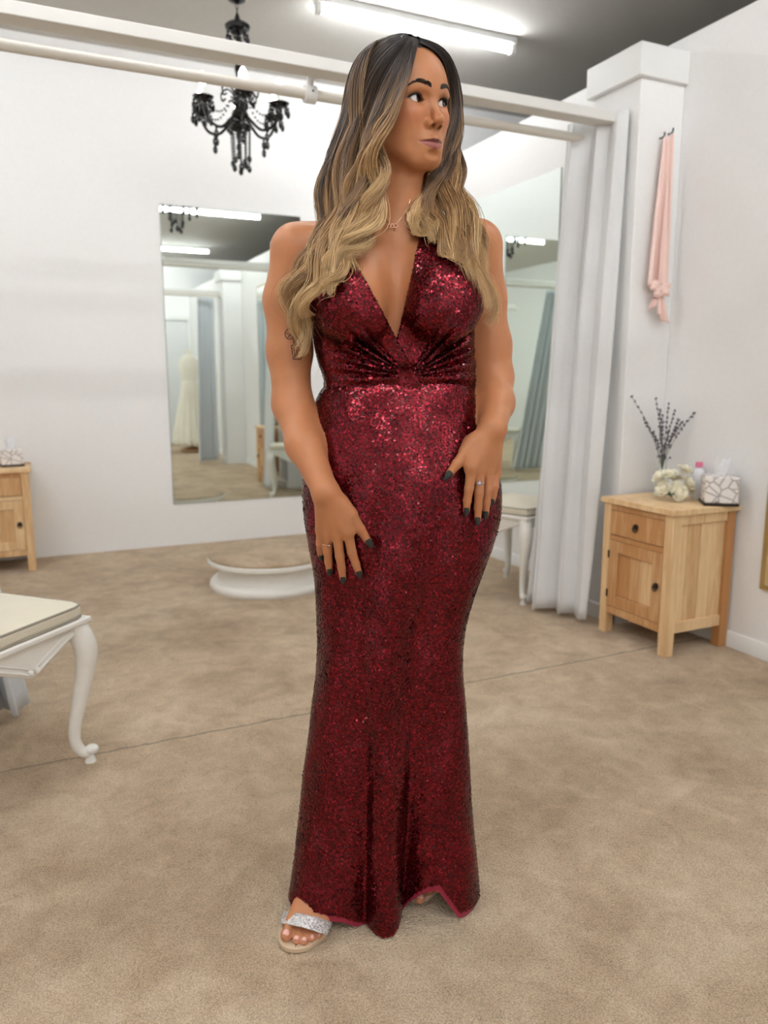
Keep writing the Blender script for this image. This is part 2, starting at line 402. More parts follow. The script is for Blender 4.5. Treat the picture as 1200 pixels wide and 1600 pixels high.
# ------------------------------------------------------------------ oak cabinets
def cabinet(label, loc, rz):
    W, D, H = 0.40, 0.345, 0.608
    t = thing('bedside_cabinet', label, 'cabinet', loc, rz, 'oak bedside cabinets')
    pw = 0.044
    for sx in (-1, 1):
        for sy in (-1, 1):
            MB().box((sx * (W / 2 - pw / 2), sy * (D / 2 - pw / 2), 0.292), (pw, pw, 0.584)).build('leg', 'wood', t, bevel=0.003)
    for k in range(3):
        y0 = -D / 2 - 0.012 + k * (D + 0.022) / 3
        MB().span(-W / 2 - 0.012, W / 2 + 0.012, y0 + 0.0006, y0 + (D + 0.022) / 3 - 0.0006, 0.584, H).build('top_plank', 'wood', t, bevel=0.002)
    for sx in (-1, 1):
        xs = sx * (W / 2 - 0.016)
        MB().box((xs, 0, 0.563), (0.022, D - 2 * pw, 0.042)).build('side_rail', 'wood', t, bevel=0.002)
        MB().box((xs, 0, 0.118), (0.022, D - 2 * pw, 0.046)).build('side_rail', 'wood', t, bevel=0.002)
        ws = [0.05, 0.075, 0.062, 0.07]; y = -(D - 2 * pw) / 2
        for w in ws:
            MB().span(xs - 0.006 - sx * 0.004, xs + 0.006 - sx * 0.004, y + 0.0005, y + w - 0.0005, 0.141, 0.542).build('side_plank', 'wood', t, bevel=0.001); y += w
    fy = -D / 2 + 0.012
    iw = W - 2 * pw
    for z, hh in ((0.571, 0.026), (0.436, 0.022), (0.112, 0.034)):
        MB().box((0, fy, z), (iw, 0.024, hh)).build('front_rail', 'wood', t, bevel=0.002)
    MB().span(-iw / 2, iw / 2, D / 2 - 0.012, D / 2 - 0.004, 0.1, 0.58).build('back_panel', 'wood', t)
    MB().span(-iw / 2, iw / 2, -D / 2 + 0.03, D / 2 - 0.012, 0.1, 0.112).build('floor_panel', 'wood', t)
    dr = MB().span(-iw / 2 + 0.002, iw / 2 - 0.002, fy - 0.014, fy + 0.2, 0.450, 0.556).build('drawer', 'wood', t, bevel=0.003)
    def knob(x, z, par):
        mb = MB(); mb.tube([(x, fy - 0.014, z), (x, fy - 0.018, z)], 0.013, 14); mb.ball((x, fy - 0.024, z), 0.008, 10, 8)
        mb.tube([(x + 0.012 * math.cos(a), fy - 0.021, z - 0.008 + 0.012 * math.sin(a)) for a in np.linspace(0, 2 * math.pi, 15)], 0.0025, 6)
        mb.build('knob', 'darkmetal', par)
    knob(0.0, 0.505, dr)
    d = MB(); dx0, dx1, z0, z1 = -iw / 2 + 0.002, iw / 2 - 0.002, 0.131, 0.423; s = 0.052
    d.span(dx0, dx0 + s, fy - 0.012, fy + 0.008, z0, z1); d.span(dx1 - s, dx1, fy - 0.012, fy + 0.008, z0, z1)
    d.span(dx0 + s, dx1 - s, fy - 0.0115, fy + 0.008, z0, z0 + s); d.span(dx0 + s, dx1 - s, fy - 0.0115, fy + 0.008, z1 - s, z1)
    door = d.build('door', 'wood', t, bevel=0.002)
    pw2 = (dx1 - dx0 - 2 * s) / 3
    for k in range(3):
        MB().span(dx0 + s + k * pw2 + 0.0005, dx0 + s + (k + 1) * pw2 - 0.0005, fy - 0.002, fy + 0.006, z0 + s, z1 - s).build('door_plank', 'wood', door, bevel=0.001)
    knob(dx1 - 0.024, 0.285, door)
    for z in (0.185, 0.36):
        MB().tube([(dx0 - 0.002, fy - 0.014, z - 0.016), (dx0 - 0.002, fy - 0.014, z + 0.016)], 0.004, 8).build('hinge', 'darkmetal', door)
    return t
CAB = cabinet('oak bedside cabinet holding the dried lavender vase and white roses', (2.455, 2.405, 0), -math.pi / 2)
cabinet('oak bedside cabinet at far left edge holding only a tissue box', (-0.195, 5.02, 0), 0.0)

# ------------------------------------------------------------------ stools
def stool(label, loc, rz):
    S = 0.415; t = thing('upholstered_stool', label, 'stool', loc, rz, 'white cabriole stools')
    hs = S / 2
    for sx in (-1, 1):
        for sy in (-1, 1):
            pts = [(0.0, 0.425), (0.012, 0.39), (0.022, 0.35), (0.018, 0.29), (0.0, 0.20), (-0.016, 0.12), (-0.018, 0.07), (-0.004, 0.035), (0.014, 0.026)]
            rad = [0.030, 0.034, 0.034, 0.028, 0.022, 0.0175, 0.016, 0.016, 0.013]
            P = spline([(sx * (hs - 0.028 + u * 0.8), sy * (hs - 0.028 + u * 0.8), z) for u, z in pts], 26)
            R = np.interp(np.linspace(0, 1, 26), np.linspace(0, 1, 9), rad)
            lg = MB().tube(P, R, 12, squash=(1.0, 1.0)).build('leg', 'white_paint', t)
            cx, cy = sx * (hs - 0.012), sy * (hs - 0.012)
            f = MB(); f.ball((cx, cy, 0.037), (0.02, 0.02, 0.015), 14, 10); f.lathe([(0.017, 0), (0.014, 0.01), (0.010, 0.02), (0.011, 0.026)], 14, (cx - sx * 0.004, cy - sy * 0.004, 0)); f.build('scroll_foot', 'white_paint', lg)
    for k in range(4):
        a = k * math.pi / 2; c, s = math.cos(a), math.sin(a)
        us = np.linspace(-hs + 0.02, hs - 0.02, 41)
        low = [0.372 - 0.028 * math.cos(2 * math.pi * u / (S - 0.04)) * 1.0 - 0.05 * max(0, abs(u) / hs - 0.72) - 0.012 * math.exp(-(u / 0.03) ** 2) for u in us]
        low = [z if abs(u) < hs * 0.98 else 0.34 for u, z in zip(us, low)]
        poly = list(zip(us, low)) + [(hs - 0.02, 0.428), (-hs + 0.02, 0.428)]
        fn = lambda u, v, t_: (u * c - t_ * s, u * s + t_ * c, v)
        r = MB().prism(poly, -hs + 0.012, -hs + 0.034, fn).build('rail', 'white_paint', t, bevel=0.003)
        m2 = MB()
        for off, rr in ((0.010, 0.0045), (0.026, 0.003)):
            P = [fn(u, z + off, -hs + 0.011) for u, z in zip(us, low)]
            m2.tube(P, rr, 6)
        m2.build('carved_bead', 'white_paint', r)
        m3 = MB()
        for du in (-0.011, 0.011): m3.ball(fn(du, 0.352, -hs + 0.008), 0.009, 10, 8)
        m3.build('carved_boss', 'white_paint', r)
    mb = MB(); mb.box((0, 0, 0.436), (S + 0.012, S + 0.012, 0.018)); mb.build('seat_frame', 'white_paint', t, bevel=0.005)
    def cush(u, v):
        a = 2 * math.pi * u
        prof = [(0.0, 0.445), (0.93, 0.445), (0.965, 0.447), (0.985, 0.456), (0.985, 0.475), (0.96, 0.484), (0.8, 0.491), (0.5, 0.497), (0.0, 0.50)]
        i = v * 8; j = min(7, int(i)); w = i - j
        r = prof[j][0] * (1 - w) + prof[j + 1][0] * w; z = prof[j][1] * (1 - w) + prof[j + 1][1] * w
        e = 12.0; cs, sn = math.cos(a), math.sin(a); q = (abs(cs) ** e + abs(sn) ** e) ** (-1 / e)
        return (hs * r * q * cs, hs * r * q * sn, z)
    cu = MB().grid(cush, 64, 33, closed=True).build('cushion', 'cream', t)
    pth = []
    for k in range(65):
        a = 2 * math.pi * k / 64; cs, sn = math.cos(a), math.sin(a); q = (abs(cs) ** 12 + abs(sn) ** 12) ** (-1 / 12)
        pth.append((hs * 0.975 * q * cs, hs * 0.975 * q * sn, 0.4815))
    MB().tube(pth, 0.0032, 6, cap=False).build('piping', 'piping', cu)
    MB().tube([(p[0] * 1.006, p[1] * 1.006, 0.448) for p in pth], 0.0032, 6, cap=False).build('piping', 'piping', cu)
    return t
stool('white carved stool with cream cushion at left front edge', (-0.165, 2.285, 0), math.radians(45))
stool('white stool with cream cushion between the woman and the curtain', (2.32, 3.32, 0), math.radians(20))

# ------------------------------------------------------------------ round fitting platform
t = thing('fitting_platform', 'round white fitting platform with carpeted top behind the woman', 'platform', (1.165, 3.99, 0))
MB().lathe([(0.0, 0.0), (0.318, 0.0), (0.325, 0.012), (0.323, 0.03), (0.31, 0.045), (0.29, 0.052), (0.0, 0.052)], 64).build('base', 'white_paint', t)
MB().lathe([(0.0, 0.05), (0.285, 0.05), (0.27, 0.08), (0.275, 0.12), (0.30, 0.135), (0.0, 0.135)], 64).build('riser', 'white_paint', t)
MB().lathe([(0.0, 0.134), (0.315, 0.134), (0.33, 0.142), (0.33, 0.158), (0.32, 0.166), (0.0, 0.166)], 64).build('rim', 'white_paint', t)
MB().lathe([(0.0, 0.165), (0.323, 0.165), (0.328, 0.172), (0.32, 0.182), (0.30, 0.186), (0.0, 0.187)], 64).build('carpet_top', 'carpet', t)

# ------------------------------------------------------------------ chandelier
def chandelier(loc):
    t = thing('chandelier', 'black crystal chandelier with candle bulbs hanging on a chain', 'chandelier', loc)
    zc = loc[2]
    def drop(mb, x, y, z, s=1.0):
        mb.ball((x, y, z), 0.006 * s, 8, 6); mb.ball((x, y, z - 0.022 * s), (0.010 * s, 0.010 * s, 0.017 * s), 8, 6)
    # z = 0 at the main bowl
    ch = MB(); zz = 0.475; k = 0
    while zz < HC - zc - 0.04:
        a = (0, 1) if k % 2 else (1, 0)
        ch.tube([(a[0] * 0.007 * math.cos(q), a[1] * 0.007 * math.cos(q), zz + 0.014 * math.sin(q)) for q in np.linspace(0, 2 * math.pi, 9)], 0.0022, 5, cap=False)
        zz += 0.022; k += 1
    ch.build('chain', 'black', t)
    MB().lathe([(0.0, HC - zc), (0.05, HC - zc), (0.045, HC - zc - 0.03), (0.01, HC - zc - 0.045), (0.0, HC - zc - 0.045)][::-1], 20).build('ceiling_rose', 'black', t)
    cap = MB().lathe([(0.008, 0.385), (0.03, 0.39), (0.060, 0.407), (0.066, 0.425), (0.052, 0.438), (0.02, 0.45), (0.008, 0.48), (0.0, 0.48)], 20).build('top_dish', 'black', t)
    mb = MB()
    for q in range(6):
        a = q * math.pi / 3; drop(mb, 0.052 * math.cos(a), 0.052 * math.sin(a), 0.39, 1.25)
    mb.build('crystal_drops', 'black', cap)['kind'] = 'stuff'
    MB().lathe([(0.0, -0.03), (0.035, -0.02), (0.045, 0.0), (0.03, 0.03), (0.016, 0.045), (0.022, 0.07), (0.03, 0.10), (0.02, 0.13), (0.010, 0.15), (0.016, 0.19), (0.022, 0.22), (0.014, 0.25), (0.010, 0.29), (0.018, 0.32), (0.010, 0.35), (0.008, 0.395)], 18).build('stem', 'black', t)
    dish = MB().lathe([(0.0, -0.09), (0.02, -0.088), (0.055, -0.075), (0.062, -0.06), (0.05, -0.05), (0.015, -0.045), (0.01, -0.03), (0.0, -0.03)], 20).build('bottom_dish', 'black', t)
    mb = MB()
    for q in range(9):
        a = q * 2 * math.pi / 9; ln = 8 + (q % 3) * 2
        for j in range(ln): mb.ball((0.05 * math.cos(a) * (1 - 0.01 * j), 0.05 * math.sin(a) * (1 - 0.01 * j), -0.088 - j * 0.0145), 0.0060, 6, 5)
        mb.ball((0.05 * math.cos(a) * 0.88, 0.05 * math.sin(a) * 0.88, -0.088 - ln * 0.0145 - 0.012), (0.013, 0.013, 0.019), 8, 6)
    for j in range(11): mb.ball((0, 0, -0.09 - j * 0.0145), 0.0060, 6, 5)
    mb.ball((0, 0, -0.262), (0.015, 0.015, 0.022), 8, 6)
    mb.build('bead_strings', 'black', dish)['kind'] = 'stuff'
    for q in range(6):
        a = math.radians(-75 + 60 * q) - YAW; c, s = math.cos(a), math.sin(a)
        at = lambda r, z: (r * c, r * s, z)
        arm = MB().tube(spline([at(0.03, 0.0), at(0.07, -0.045), at(0.12, -0.085), at(0.18, -0.075), at(0.215, -0.03), at(0.222, 0.015)], 20), 0.0078, 8).build('arm', 'black', t)
        MB().tube(spline([at(0.03, 0.10), at(0.07, 0.13), at(0.105, 0.11), at(0.10, 0.075), at(0.08, 0.085)], 16), 0.0048, 6).build('scroll', 'black', arm)
        MB().lathe([(0.0, 0.01), (0.012, 0.01), (0.042, 0.020), (0.054, 0.036), (0.046, 0.038), (0.012, 0.03), (0.012, 0.048), (0.0, 0.048)], 16, at(0.222, 0)).build('drip_dish', 'black', arm)
        MB().tube([at(0.222, 0.04), at(0.222, 0.088)], 0.010, 12).build('candle', 'candle', arm)
        MB().lathe([(0.0, 0.0), (0.010, 0.002), (0.022, 0.020), (0.021, 0.038), (0.010, 0.062), (0.0, 0.072)], 12, at(0.222, 0.086)).build('bulb', 'bulb', arm)
        mb = MB()
        for w in range(6):
            b = w * math.pi / 3; drop(mb, 0.222 * c + 0.048 * math.cos(b), 0.222 * s + 0.048 * math.sin(b), 0.015, 1.25)
        drop(mb, 0.15 * c, 0.15 * s, -0.095, 1.3); drop(mb, 0.15 * c, 0.15 * s, -0.135, 1.3)
        for j in range(12):
            u = j / 11; mb.ball(at(0.035 + 0.17 * u, 0.10 * (1 - u) + 0.02 * u - 0.07 * math.sin(math.pi * u)), 0.0058, 6, 5)
        mb.build('crystal_drops', 'black', arm)['kind'] = 'stuff'
    return t
chandelier((1.15, 4.26, 2.485))

# ------------------------------------------------------------------ things on the cabinets
CT = 0.609
def tissue_box(label, loc, rz, s=0.128, h=0.118):
    t = thing('tissue_box', label, 'tissue box', loc, rz, 'patterned tissue boxes')
    MB().span(-s / 2, s / 2, -s / 2, s / 2, 0.010, h).build('box', 'tissuebox', t, bevel=0.006)
    MB().span(-s / 2 - 0.003, s / 2 + 0.003, -s / 2 - 0.003, s / 2 + 0.003, 0.0, 0.011).build('base', 'darkmetal', t, bevel=0.002)
    r = np.random.default_rng(4)
    def fn(u, v):
        a = 2 * math.pi * u; rr = 0.016 + 0.022 * v * (1 + 0.5 * math.sin(3 * a + 1)) * (1 - 0.45 * v)
        z = h - 0.004 + 0.058 * v + 0.016 * v * math.sin(2 * a + 0.6) + 0.01 * v * math.cos(5 * a)
        return (rr * math.cos(a), rr * 0.7 * math.sin(a), z)
    MB().grid(fn, 32, 10, closed=True).build('tissue', 'tissue', t, thick=0.001)
    return t
tissue_box('patterned tissue box on the cabinet beside the white roses', (2.562, 2.243, CT), math.radians(-38))
tissue_box('patterned tissue box alone on the far left cabinet', (-0.085, 5.0, CT), math.radians(10), 0.115, 0.10)

def vase(loc):
    t = thing('lavender_vase', 'slim glass vase of dried lavender stems on the oak cabinet', 'vase', loc)
    MB().lathe([(0.0, 0.0), (0.030, 0.0), (0.033, 0.01), (0.032, 0.04), (0.024, 0.09), (0.017, 0.125), (0.019, 0.15), (0.027, 0.165), (0.025, 0.165), (0.016, 0.15), (0.0145, 0.125), (0.021, 0.09), (0.029, 0.04), (0.029, 0.012), (0.0, 0.008)], 24).build('glass', 'glass', t)
    MB().lathe([(0.0, 0.01), (0.027, 0.013), (0.027, 0.03), (0.0, 0.034)], 20).build('leaf_clump', 'leaf', t)
    rg = np.random.default_rng(11)
    tips = [(-0.115, 0.02, 0.43, 1), (-0.05, -0.02, 0.42, 0), (0.01, 0.0, 0.40, 1), (0.045, 0.02, 0.37, 1), (0.09, -0.02, 0.36, 1), (-0.06, 0.03, 0.33, 1), (-0.03, -0.03, 0.35, 1),
            (0.0, 0.03, 0.30, 1), (0.03, -0.03, 0.33, 1), (-0.015, 0.01, 0.37, 1), (0.06, 0.03, 0.29, 1), (-0.04, 0.0, 0.28, 1), (0.02, 0.01, 0.27, 1), (0.055, -0.01, 0.32, 0)]
    for dx, dy, z, fl in tips:
        # dx runs along camera right
        dx *= 1.2; ex, ey = dx * math.cos(YAW), -dx * math.sin(YAW) + dy
        p = spline([(-ex * 0.12, -ey * 0.12, 0.015), (ex * 0.05, ey * 0.05, 0.14), (ex * 0.45, ey * 0.45, 0.14 + (z - 0.14) * 0.55), (ex, ey, z)], 18)
        st = MB().tube(p, 0.0013, 5).build('stem', 'stem', t)
        mb = MB(); n0 = 11 if fl else 13
        for j in range(n0, 18):
            q = p[j]
            for w in range(3):
                mb.ball(q + rg.normal(0, 0.0022, 3), (0.0035, 0.0035, 0.0050), 6, 5)
        if fl:
            for j in (7, 9): mb.ball(p[j] + rg.normal(0, 0.006, 3), 0.005, 6, 5)
        mb.build('flower_spike', 'lavender', st)['kind'] = 'stuff'
    return t
vase((2.535, 2.535, CT))
def roses(loc):
    t = thing('rose_bouquet', 'bunch of ivory white artificial roses lying on the oak cabinet', 'bouquet', loc)
    rg = np.random.default_rng(5)
    cs = [(-0.045, 0.0, 0.036), (0.0, -0.01, 0.034), (-0.02, 0.01, 0.082), (0.03, 0.012, 0.10), (0.038, -0.005, 0.056), (-0.052, 0.02, 0.075), (0.005, 0.04, 0.07), (0.055, 0.03, 0.04), (0.0, -0.03, 0.025)]
    for c in cs:
        c = np.array(c) * np.array([1.25, 1.1, 1.2]) + np.array([0, 0, 0.006])
        c = np.array([c[0] * math.cos(YAW) + c[1] * math.sin(YAW), -c[0] * math.sin(YAW) + c[1] * math.cos(YAW), c[2]])
        nrm = c - np.array([0.01, 0.03, 0.03]); nrm = nrm / np.linalg.norm(nrm)
        mb = MB(); mb.ball(c, 0.017, 12, 8)
        e1 = np.cross(nrm, (0.3, 0.2, 1)); e1 /= np.linalg.norm(e1); e2 = np.cross(nrm, e1)
        for ring, (cnt, rr, tilt) in enumerate(((3, 0.010, 0.15), (5, 0.018, 0.5), (6, 0.025, 0.95))):
            for k in range(cnt):
                a = 2 * math.pi * (k + 0.4 * ring) / cnt + rg.uniform(-.2, .2)
                def fn(u, v, a=a, rr=rr, tilt=tilt):
                    th = a + (u - 0.5) * 2.2 * math.pi / cnt * 1.25
                    w = math.sin(math.pi * (0.12 + 0.76 * u))
                    r_ = rr * (0.35 + 0.75 * v ** 0.7); z = -0.012 + 0.030 * v * w * math.cos(tilt) + 0.004
                    r_ += 0.010 * v * v * math.sin(tilt)
                    return c + nrm * z + e1 * r_ * math.cos(th) + e2 * r_ * math.sin(th)
                mb.grid(fn, 6, 5)
        mb.build('rose', 'rose', t, thick=0.0008)
    for k in range(5):
        a = k * 1.3; d = np.array([math.cos(a), math.sin(a), 0])
        mb = MB(); mb.grid(lambda u, v: tuple(np.array([0.0, 0.02, 0.012]) + d * (0.03 + 0.045 * v) + np.cross(d, (0, 0, 1)) * (u - 0.5) * 0.03 * math.sin(math.pi * min(1, v + .08)) + np.array([0, 0, 0.02 * math.sin(2.4 * v)])), 5, 7)
        mb.build('leaf', 'leaf', t, thick=0.0008)
    return t
roses((2.462, 2.375, CT + 0.004))
t = thing('sanitiser_bottle', 'small white bottle with pink cap behind the tissue box', 'bottle', (2.605, 2.395, CT))
MB().lathe([(0.0, 0), (0.026, 0), (0.028, 0.006), (0.028, 0.10), (0.022, 0.122), (0.012, 0.13), (0.012, 0.136), (0, 0.136)], 20).build('body', 'bottle', t)
MB().lathe([(0.0, 0.134), (0.0145, 0.134), (0.0145, 0.152), (0.012, 0.156), (0.0, 0.156)], 16).build('cap', 'pink_cap', t)

# ------------------------------------------------------------------ pink sash on its hooks
t = thing('wall_hook', 'pair of small black hooks on the pier holding the sash', 'hook', (2.54, 2.645, 2.125))
for dx, dz in ((-0.024, -0.012), (0.022, 0.010)):
    MB().tube(spline([(dx, 0, dz), (dx, -0.018, dz), (dx, -0.026, dz + 0.006), (dx, -0.026, dz + 0.018)], 10), 0.0035, 8).build('hook', 'darkmetal', t)
t = thing('satin_sash', 'pale pink satin sash tied in a bow hanging on the pier', 'sash', (2.535, 2.625, 1.5))
def sash(u, v, w0, w1, x0, x1, z0, z1, ph):
    w = w0 + (w1 - w0) * v ** 0.8; x = x0 + (x1 - x0) * v
    return (x + w * (u - 0.5), -0.008 - 0.014 * math.sin(u * math.pi * 2.5 + ph) * (0.4 + v) * (1 - 0.3 * v) - 0.006 * v, z0 + (z1 - z0) * v)
MB().grid(lambda u, v: sash(u, v, 0.022, 0.098, -0.014, -0.030, 0.612, 0.005, 0.3), 18, 30).build('loop', 'pink_satin', t, thick=0.002)
MB().grid(lambda u, v: sash(u, v, 0.020, 0.07, 0.018, 0.006, 0.628, 0.0, 1.6), 14, 30).build('loop', 'pink_satin', t, thick=0.002)
bow = MB().ball((-0.010, -0.026, -0.004), (0.017, 0.012, 0.015), 12, 8).build('knot', 'pink_satin', t)
for an, ln_, hh, dp in ((2.75, 0.062, 0.020, 0.0), (0.25, 0.052, 0.019, 0.004), (3.75, 0.050, 0.016, 0.010), (-0.65, 0.046, 0.016, 0.012), (4.5, 0.042, 0.018, -0.004)):
    def lf(u, v, an=an, ln_=ln_, hh=hh, dp=dp):
        a = 2 * math.pi * u; r = (0.25 + math.sin(math.pi * min(1.0, v * 1.02))) * 0.85
        x, z = ln_ * v + 0.006 * math.sin(a) * v, hh * r * math.sin(a) * (1 + 0.25 * math.sin(7 * v + an)) + 0.004 * math.sin(5 * a + an) * v
        return (-0.010 + x * math.cos(an) - z * math.sin(an), -0.024 - dp - 0.011 * r * math.cos(a) - 0.003 * math.sin(4 * a + 9 * v), -0.004 + x * math.sin(an) + z * math.cos(an))
    MB().grid(lf, 22, 12, closed=True).build('bow_loop', 'pink_satin', t, thick=0.0012)
def tail(u, v, w0, w1, x0, x1, ln_, ph, ragged):
    w = w0 + (w1 - w0) * v; x = x0 + (x1 - x0) * v + w * (u - 0.5)
    return (x, -0.018 - 0.010 * math.sin(u * 9.5 + ph) * (0.35 + v) - 0.004 * v, -0.014 - ln_ * v * (1 + ragged * (u - 0.5)) + 0.004 * math.sin(8 * u + ph) * v)
MB().grid(lambda u, v: tail(u, v, 0.028, 0.078, 0.0, 0.016, 0.118, 0.4, 0.35), 22, 16).build('tail', 'pink_satin', t, thick=0.0015)
MB().grid(lambda u, v: tail(u, v, 0.022, 0.060, -0.02, -0.044, 0.066, 2.0, -0.5), 18, 12).build('tail', 'pink_satin', t, thick=0.0015)

# ------------------------------------------------------------------ far end of the shop, seen in the mirrors
t = bpy.data.objects.new('door_1', None); COL.objects.link(t); t.location = (2.18, YF + 0.001, 0); struct(t, 'white flush door at the far end seen in the left mirror')
MB().span(-0.41, 0.41, 0.0, 0.035, 0.005, 2.03).build('door_leaf', 'door', t, bevel=0.003)
for x in (-0.44, 0.44): MB().span(x - 0.03, x + 0.03, 0, 0.045, 0, 2.06).build('door_jamb', 'trim', t)
MB().span(-0.47, 0.47, 0, 0.045, 2.06, 2.12).build('door_head', 'trim', t)
MB().ball((-0.34, 0.06, 1.0), 0.025).build('door_handle', 'darkmetal', t)
t = thing('dress_form', 'dress form wearing an ivory gown seen in the left mirror', 'dress form', (2.30, -1.45, 0))
MB().lathe([(0.0, 0.02), (0.18, 0.02), (0.17, 0.05), (0.03, 0.09), (0.02, 0.4), (0.0, 0.4)], 20).build('stand', 'wood', t)
MB().grid(lambda u, v: ((0.27 * (1 - v) ** 1.2 + 0.115 * v ** 0.5 * (1 if v < .9 else 1)) * (1 + 0.06 * math.sin(14 * 2 * math.pi * u) * (1 - v)) * math.cos(2 * math.pi * u),
                        (0.27 * (1 - v) ** 1.2 + 0.10 * v ** 0.5) * (1 + 0.06 * math.sin(14 * 2 * math.pi * u) * (1 - v)) * math.sin(2 * math.pi * u), 0.12 + 0.95 * v), 84, 20, closed=True).build('gown_skirt', 'gown', t, thick=0.003)
MB().lathe([(0.115, 1.05), (0.12, 1.1), (0.145, 1.22), (0.15, 1.30), (0.13, 1.38), (0.10, 1.42), (0.05, 1.46), (0.045, 1.52), (0.0, 1.53)], 24, sx=1.0, sy=0.75).build('bodice', 'gown', t)

# ================================================================== the woman
# view frame: X to the right, Y away from the camera's spot, Z up; the person empty carries it into the room
CP, SP = math.cos(PITCH), math.sin(PITCH)
BASE = np.array([0.0, 1.55, 0.0])
def P(px, py, Y):
    u, v = (px - 600) / FPX, (py - 800) / FPX
    s = Y / (CP - v * SP)
    return np.array([u * s, Y, CAMH + s * (-SP - v * CP)])
def PZ(px, py, z):
    u, v = (px - 600) / FPX, (py - 800) / FPX
    s = (z - CAMH) / (-SP - v * CP)
    return np.array([u * s, s * (CP - v * SP), z])
def room(p):
    return (p[0] * math.cos(YAW) + p[1] * math.sin(YAW), -p[0] * math.sin(YAW) + p[1] * math.cos(YAW), p[2])
person = thing('person', 'woman with long ombre hair standing in a floor length red sequin gown', 'person', room(BASE), -YAW)

# ---------------------------------------------------------------- distance fields
def smin(a, b, k):
    h = np.maximum(k - np.abs(a - b), 0.0) / k
    return np.minimum(a, b) - h * h * k * 0.25
def smax(a, b, k): return -smin(-a, -b, k)
def cone(p, a, b, ra, rb):
    a0, a1, a2 = (float(v) for v in a); b0, b1, b2 = float(b[0]) - a0, float(b[1]) - a1, float(b[2]) - a2
    x = p[:, 0] - a0; y = p[:, 1] - a1; z = p[:, 2] - a2
    inv = 1.0 / (b0 * b0 + b1 * b1 + b2 * b2 + 1e-12)
    t = x * (b0 * inv); t += y * (b1 * inv); t += z * (b2 * inv); np.clip(t, 0, 1, out=t)
    x -= t * b0; y -= t * b1; z -= t * b2
    x *= x; y *= y; z *= z; x += y; x += z
    np.sqrt(x, out=x); t *= (rb - ra); t += ra; x -= t
    return x
def chain(p, pts, k=0.008):
    d = None
    for (a, ra), (b, rb) in zip(pts[:-1], pts[1:]):
        e = cone(p, a, b, ra, rb); d = e if d is None else smin(d, e, k)
    return d
def ell(p, c, r):
    x = (p[:, 0] - float(c[0])) / float(r[0]); y = (p[:, 1] - float(c[1])) / float(r[1]); z = (p[:, 2] - float(c[2])) / float(r[2])
    k0 = np.sqrt(x * x + y * y + z * z)
    x /= float(r[0]); y /= float(r[1]); z /= float(r[2])
    return k0 * (k0 - 1) / (np.sqrt(x * x + y * y + z * z) + 1e-9)

def dense(rows, n=200):
    """rows of (py, L, R, Yc, bf, bb) -> dense table by height"""
    out = []
    for py, L, R_, Yc, bf, bb in rows:
        a, b = P(L, py, Yc), P(R_, py, Yc)
        out.append((a[2], (a[0] + b[0]) / 2, Yc, (b[0] - a[0]) / 2, bf, bb))
    D = spline(out, n); D = D[np.argsort(D[:, 0])]
    return D.astype(np.float32)
TORSO = dense([(860, 515, 745, 1.57, 0.095, 0.115), (780, 490, 766, 1.575, 0.105, 0.125), (700, 490, 760, 1.575, 0.104, 0.122), (640, 500, 744, 1.58, 0.095, 0.11),
               (600, 517, 736, 1.585, 0.09, 0.095), (560, 506, 734, 1.585, 0.092, 0.095), (500, 496, 735, 1.585, 0.098, 0.10), (450, 494, 737, 1.585, 0.098, 0.105),
               (410, 500, 730, 1.59, 0.090, 0.10), (375, 520, 712, 1.595, 0.075, 0.085), (350, 552, 682, 1.60, 0.058, 0.065), (330, 578, 655, 1.60, 0.045, 0.05)])
def torso(p, D=TORSO, e=2.35):
    z = p[:, 2]; g = lambda i: np.interp(z, D[:, 0], D[:, i]).astype(np.float32)
    dx = p[:, 0] - g(1); dy = p[:, 1] - g(2); a = g(3); b = np.where(dy < 0, g(4), g(5))
    q = (np.abs(dx / a) ** e + np.abs(dy / b) ** e) ** (1 / e)
    d = (q - 1) * np.minimum(a, b)
    return np.maximum(d, np.maximum(z - D[-1, 0], D[0, 0] - z) * 0.8)
BR_L, BR_R = P(549, 470, 1.487), P(694, 468, 1.492)
def bust(p):
    d = torso(p)
    for c, tw in ((BR_L, 0.12), (BR_R, -0.12)):
        d = smin(d, ell(p, c, (0.070, 0.070, 0.072)), 0.022)
        d = smin(d, ell(p, c + np.array([tw * 0.06, 0.02, 0.045]), (0.058, 0.052, 0.065)), 0.03)
    return d
SH_L, SH_R = P(464, 392, 1.59), P(744, 386, 1.60)
NECK = np.array([0.022, 1.59, 1.425])

# head: local x to image right, y to the face, z up (fitted to the photograph's landmarks)
HC_ = np.array([0.0353, 1.5509, 1.6194]); HS = 0.996
def _rot(yaw, pit, rol):
    c, s = math.cos(yaw), math.sin(yaw); Rz = np.array([[c, -s, 0], [s, c, 0], [0, 0, 1]])
    c, s = math.cos(pit), math.sin(pit); Rx = np.array([[1, 0, 0], [0, c, -s], [0, s, c]])
    c, s = math.cos(rol), math.sin(rol); Ry = np.array([[c, 0, s], [0, 1, 0], [-s, 0, c]])
    return Rz @ Rx @ Ry
HR = _rot(math.radians(38.9), math.radians(5.3), math.radians(-3.8))
def hw(x, y, z):
    """head local -> view frame"""
    return HR @ (np.array([x, -y, z]) * HS) + HC_
def hl(p):
    q = (p - HC_) @ HR / HS
    return q * np.array([1, -1, 1])
EYE = np.array([0.0315, 0.0640, -0.001]); ER = 0.0128
